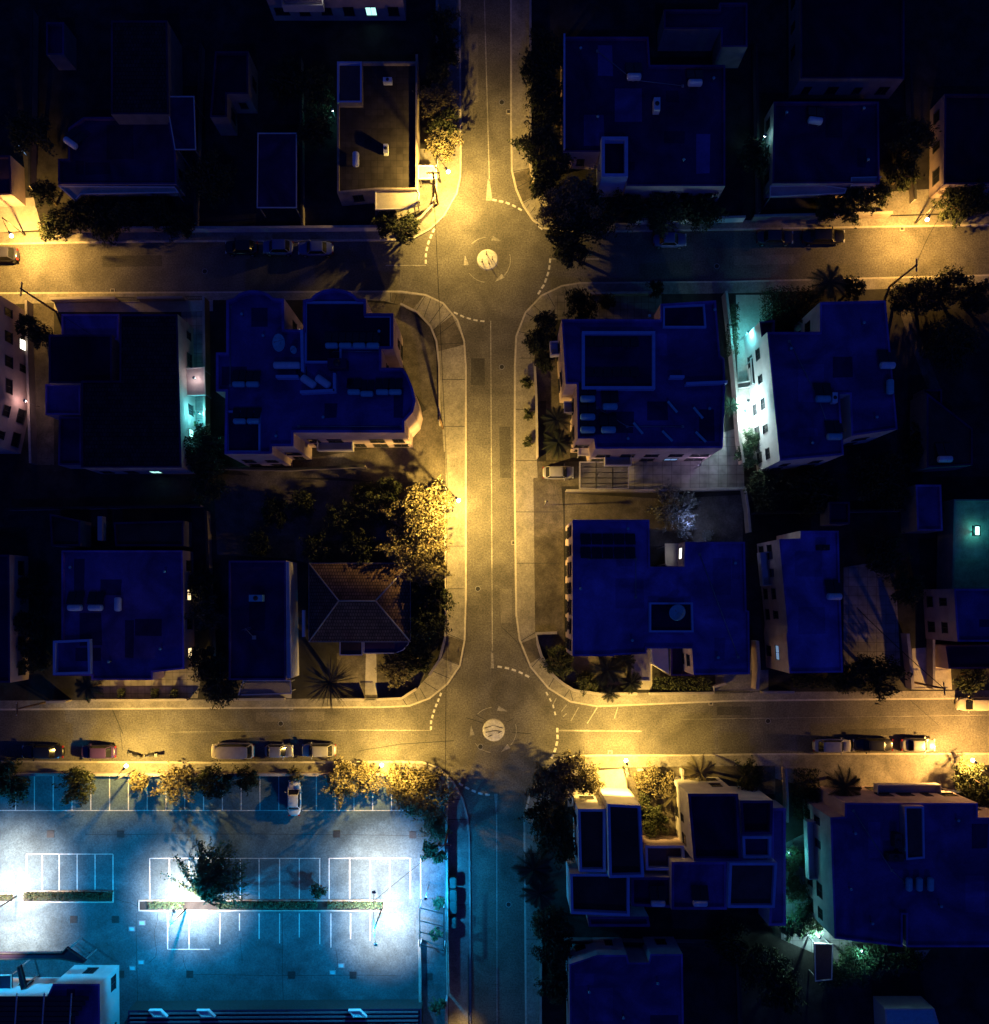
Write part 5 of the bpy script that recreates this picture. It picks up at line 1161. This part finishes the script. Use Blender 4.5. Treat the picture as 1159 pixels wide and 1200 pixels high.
cable(t7,E(524,560,8),'overhead cable down the middle street, upper span',.4,.03); cable(E(524,560,8),t6,'overhead cable down the middle street, lower span',.4,.03)
cable(t6,E(527,1260,8),'overhead cable over the pavement beside the lot',.4,.03)
cable(t1,E(150,420,5),'cable from the left leaning pole to the tiled house'); cable(t2,E(1100,256,5),'cable crossing the street to the right streetlight')
cable(t3,E(1004,712,4.5),'cable from the lower right pole across the pale patio',.5,.05); cable(t6,E(436,1058,6),'cable from the lot corner pole to the island lamp')
# lot lamps: two-headed white floodlights on the islands
CY=(.01,.44,.95); WH=(1,.72,.53)
GF='floodlights on the parking lot islands'
def lotlamp(bx,by,h,label,pw,heads,cyp):
    b_=Vector((*W(bx,by),Zb)); r=empty('floodlight_mast',b_,label,'floodlight',GF)
    mb=MB(); mb.tube([b_,b_+Vector((0,0,h))],[.12,.06],10); mb.build('pole','metal_dark',r)
    for (hx,hy,wp,size) in heads:
        p=Vector((*W(hx,hy,0),h)); mb=MB(); mb.tube([b_+Vector((0,0,h-.05)),p],.035,6); mb.build('arm','metal_dark',r)
        mb=MB(); mb.box(p,(.45,.3,.12)); hd=mb.build('lamp_head','metal_grey',r)
        mb=MB(); mb.box(p-Vector((0,0,.09)),(.36,.24,.05)); mb.build('lens','led',hd)
        lo=light('floodlight_beam',p-Vector((0,0,.2)),WH,wp,r,'SPOT',.1,size+10,1.0)
        sg=1 if hy<by else -1
    light('floodlight_spill',b_+Vector((0,0,h+.1)),CY,cyp,r,'SPOT',.2,168,.2)
lotlamp(20,1050,6.2,'floodlight mast on the left edge island of the lot',1,[(22,1022,14500,108),(22,1082,13000,106)],12500)
lotlamp(219,1064,5.4,'floodlight mast beside the lone island tree',1,[(224,1048,19000,116)],12500)
lotlamp(447,1066,6.2,'floodlight mast at the right end of the long island',1,[(447,1024,14500,108),(449,1082,12500,102)],13000)
# yard lights
def yardlamp(x,y,h,label,color,power,mat='led',axis=None,gs=.12):
    p=Vector(loc3(x,y,h)); b_=Vector((p.x,p.y,Zb)); r=empty('yard_lamp',b_,label,'yard lamp','lamps in the yards')
    mb=MB(); mb.tube([b_,p+Vector((0,0,.3))],[.05,.04],8); mb.build('pole','metal_grey',r)
    mb=MB(); mb.tube([p+Vector((0,0,.28)),p+Vector((0,0,.34))],[.2,.08],10); mb.build('shade','metal_grey',r)
    mb=MB(); mb.tube([p+Vector((0,0,.1)),p+Vector((0,0,.27))],[gs,gs*.7],10); mb.build('bulb',mat,r)
    light('yard_light',p-Vector((0,0,.05)),color,power,r,rad=.08)
TEAL=(.10,.62,.66)
yardlamp(876,390,3.2,'lamp at the upper door of the floodlit yard',(.10,.7,.8),1500); yardlamp(872,482,2.9,'strong lamp in the middle of the floodlit yard',(.62,.85,.85),5200); yardlamp(876,470,4.2,'second lamp above the floodlit yard fence',(.08,.6,.75),700)
yardlamp(228,443,3.4,'lamp over the small lit garage roof',(1,.85,.8),90); yardlamp(233,484,2.4,'teal lamp in the side yard of the tiled house',(.12,.9,.95),1000)
yardlamp(960,1098,2.6,'bright lamp at the corner of the large right block',(.5,1,.95),2200); yardlamp(1010,1115,2.4,'lamp among the lit green shrubs',(.25,.9,.85),380)
yardlamp(925,1000,2.6,'teal lamp in the lane right of the twin modern house',(.04,.55,.6),420); yardlamp(918,1065,2.6,'lower teal lamp in the lane right of the twin modern house',(.04,.55,.6),420)
c=Vector(loc3(1145,622,4.2)); r=empty('roof_lamp',(c.x,c.y,3.1),'rectangular box skylight lamp glowing on the right edge terrace','lamp')
mb=MB(); mb.box(c,(.5,1.0,.12)); mb.build('lit_panel','led2',r)
for dx,dy,wx,wy in ((-.42,0,.3,1.3),(.34,0,.12,1.3),(0,.6,.55,.14),(0,-.6,.55,.14)): mb=MB(); mb.box(c+Vector((dx,dy,.0)),(wx,wy,.2)); mb.build('frame_side','metal_dark',r)
mb=MB(); mb.bar((c.x,c.y,3.05),(c.x,c.y,4.1),.1,.1); mb.build('post','metal_dark',r)
light('lamp_glow',c+Vector((.1,0,-.35)),(.02,.6,.55),110,r,rad=.05); light('lamp_glow',c+Vector((0,0,.5)),(.02,.62,.5),60,r,rad=.05)
yardlamp(1068,1090,6.9,'lamp under the gabled canopy of the large right block',(.05,.7,.85),60)
yardlamp(990,485,6.2,'lamp inside the light well of the floodlit block',(.1,.9,.75),30)
yardlamp(683,523,3.9,'small teal lamp at the corner apartment entrance',(.2,.9,1),60); yardlamp(700,556,2.2,'warm lamp beneath the glass-tiled pergola',(1,.75,.4),150,'sodium')
yardlamp(390,130,2.8,'teal lamp beside the terrace house wall',(.05,.8,.7),70); yardlamp(896,160,2.8,'teal lamp on the square right-hand house side',(.1,.8,.8),60); yardlamp(810,612,3.2,'pale lamp over the grey-blue shrub garden',(.35,.45,1),420)
yardlamp(820,545,3,'mauve lamp on the patio south of the corner apartments',(.7,.5,.9),160)
yardlamp(640,588,3.6,'violet lamp by the parking gate of the deep blue block',(.65,.45,.75),300)
yardlamp(30,470,3,'pink lamp in the driveway of the left edge apartments',(1,.55,.45),200)
yardlamp(499,1052,5.2,'teal floodlight by the gate frame shining over the bins to the street',(.01,.36,.95),8500,gs=.1)
# ---------------------------------------------------------------- small street things
def grate(x,y,label,s=.55,grp='dark drain covers',z=Zb):
    c=W(x,y); r=empty('drain_cover',(c[0],c[1],z),label,'drain cover',grp)
    mb=MB(); mb.box((c[0],c[1],z+.01),(s,s,.05)); mb.build('cover','metal_dark',r)
    mb=MB()
    for k in (-1,1): mb.box((c[0]+k*(s/2+.04),c[1],z+.012),(.08,s+.16,.05)); mb.box((c[0],c[1]+k*(s/2+.04),z+.014),(s-.002,.08,.05))
    mb.build('frame','metal_dark' if s>.5 else 'concrete',r)
for x,y,l in ((60,977,'drain cover upper left in the lot'),(142,977,'drain cover right of the upper left one in the lot'),(87,1077,'drain cover left, below the left island'),(136,1077,'drain cover at the tip of the left island'),(142,1141,'drain cover near the clubhouse corner'),(223,1141,'drain cover below the island tree bays'),(342,1142,'drain cover in the bottom middle of the lot'),(414,1142,'drain cover bottom right of the lot'),(395,977,'drain cover upper right in the lot'),(484,978,'drain cover by the big corner tree'),(503,1144,'drain cover in the lot passage')): grate(x,y,l,.75)
for x,y,l in ((596,131,'kerb drain on the upper street'),(602,636,'kerb drain on the middle street'),(132,341,'kerb drain by the tiled house'),(341,829,'kerb drain by the yucca'),(833,824,'kerb drain below the deep blue block'),(715,882,'kerb drain before the modern house'),(1057,268,'kerb drain near the right streetlight'),(134,286,'kerb drain on the upper left street')): grate(x,y,l,.4,'kerb drains',.01)
def meter(x,y,label):
    c=W(x,y); r=empty('access_hatch',(c[0],c[1],Zb),label,'access hatch','pale access hatches in the lot')
    mb=MB(); mb.box((c[0],c[1],Zb+.03),(.85,.6,.06)); mb.build('rim','metal_grey',r); mb=MB(); mb.box((c[0],c[1],Zb+.065),(.6,.38,.02)); mb.build('lid','tank_blue',r)
for x,y,l in ((155,1088,'hatch left, upper of the pair near the clubhouse'),(167,1081,'hatch right, upper pair near the clubhouse'),(156,1134,'hatch left of the lower pair near the clubhouse'),(166,1127,'hatch right of the lower pair near the clubhouse'),(390,1139,'hatch left in the bottom right of the lot'),(400,1131,'hatch right in the bottom right of the lot')): meter(x,y,l)
for k,(y,s) in enumerate(((1033,1.0),(1048,1.1),(1062,1.1),(1080,1.0))):
    c=W(530,y,.8); r=empty('recycling_bin',(c[0],c[1],Zb),['topmost','second','third','lowest'][k]+' teal recycling bin along the lot side wall','bin','recycling bins by the lot wall')
    mb=MB(); mb.loft([rr_loop(c[0],c[1],z,.55*s*q,.68*s*q,24,5) for z,q in ((Zb+.08,.86),(Zb+.2,.9),(1.15,1.0),(1.22,1.04))]); mb.build('body','bin_green',r,auto=True)
    mb=MB(); mb.loft([rr_loop(c[0],c[1],z,.56*s*q,.69*s*q,24,5) for z,q in ((1.225,1.05),(1.32,1.0),(1.42,.7))]); mb.build('lid','bin_green',r,auto=True)
    for sx in (-.4,.4):
        mb=MB(); mb.tube([(c[0]+sx,c[1]-.08,Zb+.09),(c[0]+sx,c[1]+.0,Zb+.09)],.09,8); mb.build('wheel','rubber',r)
for k,(x,y) in enumerate(((565,307),(573,309),(577,304),(570,298))):
    c=W(x,y); r=empty('marker_post',(c[0],c[1],.06),['left','front middle','right','rear'][k]+' thin marker post on the upper roundabout island','post','marker posts on the upper roundabout')
    mb=MB(); mb.tube([(c[0],c[1],.05),(c[0],c[1],.95)],[.045,.035],8); mb.build('post_body','metal_dark',r); mb=MB(); mb.tube([(c[0],c[1],.05),(c[0],c[1],.12)],[.12,.1],10); mb.build('base','rubber',r)
# gate frame structure by the passage
r=empty('gate_frame',(*W(503,1090),Zb),'white trellised gate frame at the east side of the lot','gate')
mb=MB()
for y in (1065,1080,1093,1108):
    mb.bar(loc3(492,y-1,2.4),loc3(520,y+6,2.4),.1,.1)
mb.bar(loc3(492,1064,2.5),loc3(492,1110,2.5),.12,.12); mb.bar(loc3(520,1064,2.5),loc3(520,1112,2.5),.12,.12); mb.build('trellis','metal_dark',r)
for x,y in ((492,1064),(492,1110),(520,1064),(520,1112)):
    mb=MB(); a=loc3(x,y,2.4); mb.bar((a[0],a[1],Zb),a,.12,.12); mb.build('post','trim',r)
# railing along the lowest street
r=empty('railing',(*W(530,1160),Zb),'dark slatted railing beside the lowest street at the bottom edge','railing')
mb=MB(); a=Vector((*W(531,1112),Zb)); b_=Vector((*W(548,1215),Zb))
a=Vector((*W(549,1118),Zb)); b_=Vector((*W(550,1260),Zb)); n=60
for i in range(n+1): q=a.lerp(b_,i/n); mb.bar(q,q+Vector((0,0,1.5)),.05,.05)
mb.build('bars','metal_dark',r); mb=MB(); mb.bar(a+Vector((0,0,1.52)),b_+Vector((0,0,1.52)),.08,.06); mb.bar(a+Vector((0,0,.2)),b_+Vector((0,0,.2)),.06,.05); mb.build('rail','metal_dark',r)
# gates of front gardens
def gate(x0,y0,x1,y1,label,n=9):
    a=Vector((*W(x0,y0),Zb)); b_=Vector((*W(x1,y1),Zb)); r=empty('garden_gate',a,label,'gate','garden gates'); mb=MB()
    for i in range(n+1): q=a.lerp(b_,i/n); mb.bar(q+Vector((0,0,.1)),q+Vector((0,0,1.2)),.04,.04)
    mb.build('bars','metal_dark',r); mb=MB()
    for z in (.15,1.2): mb.bar(a+Vector((0,0,z)),b_+Vector((0,0,z)),.06,.05)
    mb.build('rail','metal_dark',r)
gate(142,353,163,353,'iron gate before the dark tiled house'); gate(430,818.5,441,818.5,'iron gate at the end of the bungalow path'); gate(1063,808,1084,808,'iron gate of the dark passage at the lower right'); gate(1088,808,1110,808,'iron gate of the lit driveway at the lower right')
gate(835,811,878,810,'wide gate beside the deep blue block'); gate(512,178,512,193,'narrow gate beside the bright canopy'); gate(680,902,700,901,'gate before the stepped modern house'); gate(222,352,243,352,'gate of the turquoise lit side yard')
# clutter in the side yard
for k in range(7):
    x=214+rnd.random()*22; y=484+rnd.random()*16; c=W(x,y,.4); r=empty('plant_pot',(c[0],c[1],Zb),'garden pot in the turquoise side yard, '+['nearest the white table','below the table end','by the dark fence','in the middle of the cluster','nearest the round tree','against the house wall','at the lower right of the cluster'][k],'plant pot','pots in the turquoise side yard')
    mb=MB(); mb.tube([(c[0],c[1],Zb+.02),(c[0],c[1],Zb+.5)],[.2,.32],12); mb.build('pot',['tank_white','metal_grey','bin_green'][k%3],r)
    mb=MB()
    for i in range(26):
        t=rnd.random()*6.28; q=Vector((c[0],c[1],Zb+.45)); e=q+Vector((math.cos(t)*.35,math.sin(t)*.35,.25+rnd.random()*.2)); sd=Vector((-math.sin(t),math.cos(t),0))*.06; mb.add([q,q.lerp(e,.5)-sd,e,q.lerp(e,.5)+sd],[(0,1,2,3)])
    mb.build('leaves','leaf_green',r,fix=False)
RV='vent pipes on the flat roofs'
for nm,h,pts in (('corner apartment roof',8.4,((760,372),(836,365),(830,480),(735,515))),('rounded apartment roof',8.6,((285,370),(310,395),(445,390),(380,490),(325,512))),('floodlit block roof',7.8,((925,410),(950,520),(1010,380),(1025,490))),('deep blue block roof',9.05,((680,690),(740,750),(735,620),(860,660),(840,770))),('large right block roof',8.05,((1000,975),(1020,1080),(1120,960),(1100,1060),(995,1040))),('wide north-east roof',3.6,((680,60),(700,140),(800,190),(835,95))),('square blue roof',3.1,((85,665),(195,670),(190,760),(130,775))),('square right-hand roof',3.2,((920,135),(1015,190),(1010,130))),('bottom blue roof',4.6,((690,1160),(770,1150),(730,1190)))):
    for i,(x,y) in enumerate(pts):
        c=loc3(x,y,h); r=empty('roof_vent',c,'grey vent pipe on the %s, %s'%(nm,['first reading from its north-west corner','second from its north-west corner','third from its north-west corner','fourth from its north-west corner','last before its south edge'][i]),'roof vent',RV)
        mb=MB(); mb.tube([c,(c[0],c[1],h+.55)],.09,8); mb.build('pipe','metal_grey',r)
        mb=MB(); mb.tube([(c[0],c[1],h+.56),(c[0],c[1],h+.62),(c[0],c[1],h+.72)],[.17,.19,.05],10); mb.build('cowl','tank_blue',r)
mb=MB()
for h,pts in ((8.42,[(682,470),(682,512)]),(8.42,[(700,478),(735,500),(800,500)]),(8.62,[(270,360),(270,452),(290,452)]),(8.62,[(390,412),(445,412)]),(8.62,[(350,500),(470,500)]),(7.82,[(925,400),(960,470),(975,513)]),(9.07,[(690,655),(745,655),(745,700)]),(9.07,[(820,650),(865,770)]),(8.07,[(1000,950),(1045,1020),(1060,1034)]),(3.62,[(700,60),(742,94),(800,101)])):
    for a,b_ in zip(pts,pts[1:]): A=Vector(loc3(*a,h)); B=Vector(loc3(*b_,h)); 
    r=empty('roof_pipe',loc3(*pts[0],h),'thin service pipe run starting at %s'%{682:'the west heaters of the corner apartment roof',700:'the offset heater of the corner apartment roof',270:'the west bay of the rounded apartment roof',390:'the north heater row of the rounded apartment roof',350:'the south edge of the rounded apartment roof',925:'the west edge of the floodlit block roof',690:'the solar panels of the deep blue block',820:'the east wing of the deep blue block',1000:'the north-west corner of the large right block'}.get(pts[0][0],'x') if h!=3.62 else 'thin service pipe run on the wide north-east roof','pipe','service pipes on roofs')
    mbp=MB(); mbp.tube([Vector(loc3(*q,h))+Vector((0,0,.06)) for q in pts],.06,6); mbp.build('pipe_run','metal_grey',r)
    for q in pts: mbp=MB(); mbp.box(Vector(loc3(*q,h))+Vector((0,0,.02)),(.3,.3,.12)); mbp.build('pipe_support','concrete',r)
# trench repairs and manholes in the carriageway
for k,(pts,mt) in enumerate((([(552,420),(568,420),(568,452),(552,451)],'asphalt_patch'),([(585,500),(598,500),(599,560),(586,560)],'asphalt_patch'),([(300,835),(380,834),(380,845),(300,846)],'asphalt_patch2'),([(840,828),(880,828),(880,838),(840,838)],'asphalt_patch'),([(120,300),(190,299),(190,312),(120,313)],'asphalt_patch'),([(860,300),(930,298),(930,309),(860,311)],'asphalt_patch2'),([(548,40),(560,40),(561,120),(549,120)],'asphalt_patch2'),([(586,690),(600,690),(600,730),(587,730)],'asphalt_patch2'),([(985,855),(1060,853),(1060,861),(985,863)],'asphalt_patch'))):
    mb=MB(); mb.sheet(WP(pts),.0025); up(struct('road_repair',mb,mt))
surf_done=1
MH='round manhole covers in the roadways'
for x,y,l in ((563,875,'manhole cover on the lower roundabout'),(329,848,'manhole cover in the lower street above the pickup'),(588,430,'manhole cover on the middle street near its top'),(560,690,'manhole cover on the middle street near its bottom'),(240,318,'manhole cover on the dark upper left street'),(840,312,'manhole cover on the upper right street'),(900,845,'manhole cover on the lower right street'),(588,120,'manhole cover on the upper street'),(596,1060,'manhole cover on the lowest street')):
    c=W(x,y); r=empty('manhole_cover',(c[0],c[1],0),l,'manhole cover',MH); mb=MB(); mb.tube([(c[0],c[1],.0),(c[0],c[1],.012)],.36,20); mb.build('ring','metal_grey',r,auto=True); mb=MB(); mb.tube([(c[0],c[1],.001),(c[0],c[1],.016)],.29,20); mb.build('lid','tar',r,auto=True)
GP='plot walls between the gardens'
for l,pts in (('plot wall left of the terrace house',[(355,75),(356,150),(357,268)]),('plot wall between the pergola house and the blue slab',[(240,60),(236,160),(233,268)]),('plot wall at the left of the top left house',[(45,20),(44,120),(42,225)]),('plot wall between the two upper right houses',[(882,60),(884,160),(886,255)]),('plot wall right of the square right-hand house',[(1060,80),(1064,180),(1066,240)]),('back wall behind the square blue roof',[(15,598),(120,596),(240,594)]),('plot wall between square roof and narrow roof',[(246,600),(250,700),(255,815)]),('back wall of the vacant plot',[(250,550),(340,552),(430,548)]),('back wall of the right block gardens',[(880,602),(1000,600),(1110,598)]),('plot wall under the stepped modern house',[(640,1098),(740,1100),(860,1102)]),('plot wall below the twin modern house',[(862,1104),(864,1160),(866,1230)])):
    wallline(l,pts,1.3,group=GP,mat='wall_grey',cm='tar')
# ---------------------------------------------------------------- night sky, added blue fill, camera
w=bpy.data.worlds.new('World'); sc.world=w; w.use_nodes=True; nt=w.node_tree; bg=nt.nodes['Background']
sky=nt.nodes.new('ShaderNodeTexSky'); sky.sky_type='NISHITA'; sky.sun_disc=False; sky.sun_elevation=R(40); sky.sun_rotation=R(210)
mx=nt.nodes.new('ShaderNodeMix'); mx.data_type='RGBA'; mx.blend_type='MIX'; mx.inputs['Factor'].default_value=1.0
mx.inputs['B'].default_value=(.010,.06,.52,1); nt.links.new(sky.outputs['Color'],mx.inputs['A'])
mx.inputs['Factor'].default_value=.995
nt.links.new(mx.outputs['Result'],bg.inputs['Color']); bg.inputs['Strength'].default_value=.15
d=bpy.data.lights.new('blue_fill','SUN'); d.energy=.16; d.color=(.03,.07,1); d.angle=R(1.5); o=bpy.data.objects.new('blue_fill',d); col.objects.link(o); o.rotation_euler=(R(42),R(-14),R(20))  # added dim blue sun lamp, gives the roof parapets crisper shading
cam=bpy.data.cameras.new('camera'); co=bpy.data.objects.new('camera',cam); col.objects.link(co); sc.camera=co
co.location=((NX-579.5)*S,(600-NY)*S,H); co.rotation_euler=(0,0,0)
cam.sensor_fit='HORIZONTAL'; cam.sensor_width=36; cam.lens=36*H/(1159*S); cam.shift_x=-(NX-579.5)/1159; cam.shift_y=(NY-600)/1159; cam.clip_end=3000; cam.clip_start=1
sc.view_settings.view_transform='Standard'; sc.view_settings.look='None'; sc.view_settings.exposure=0; sc.view_settings.gamma=1
print('objects',len(bpy.data.objects))
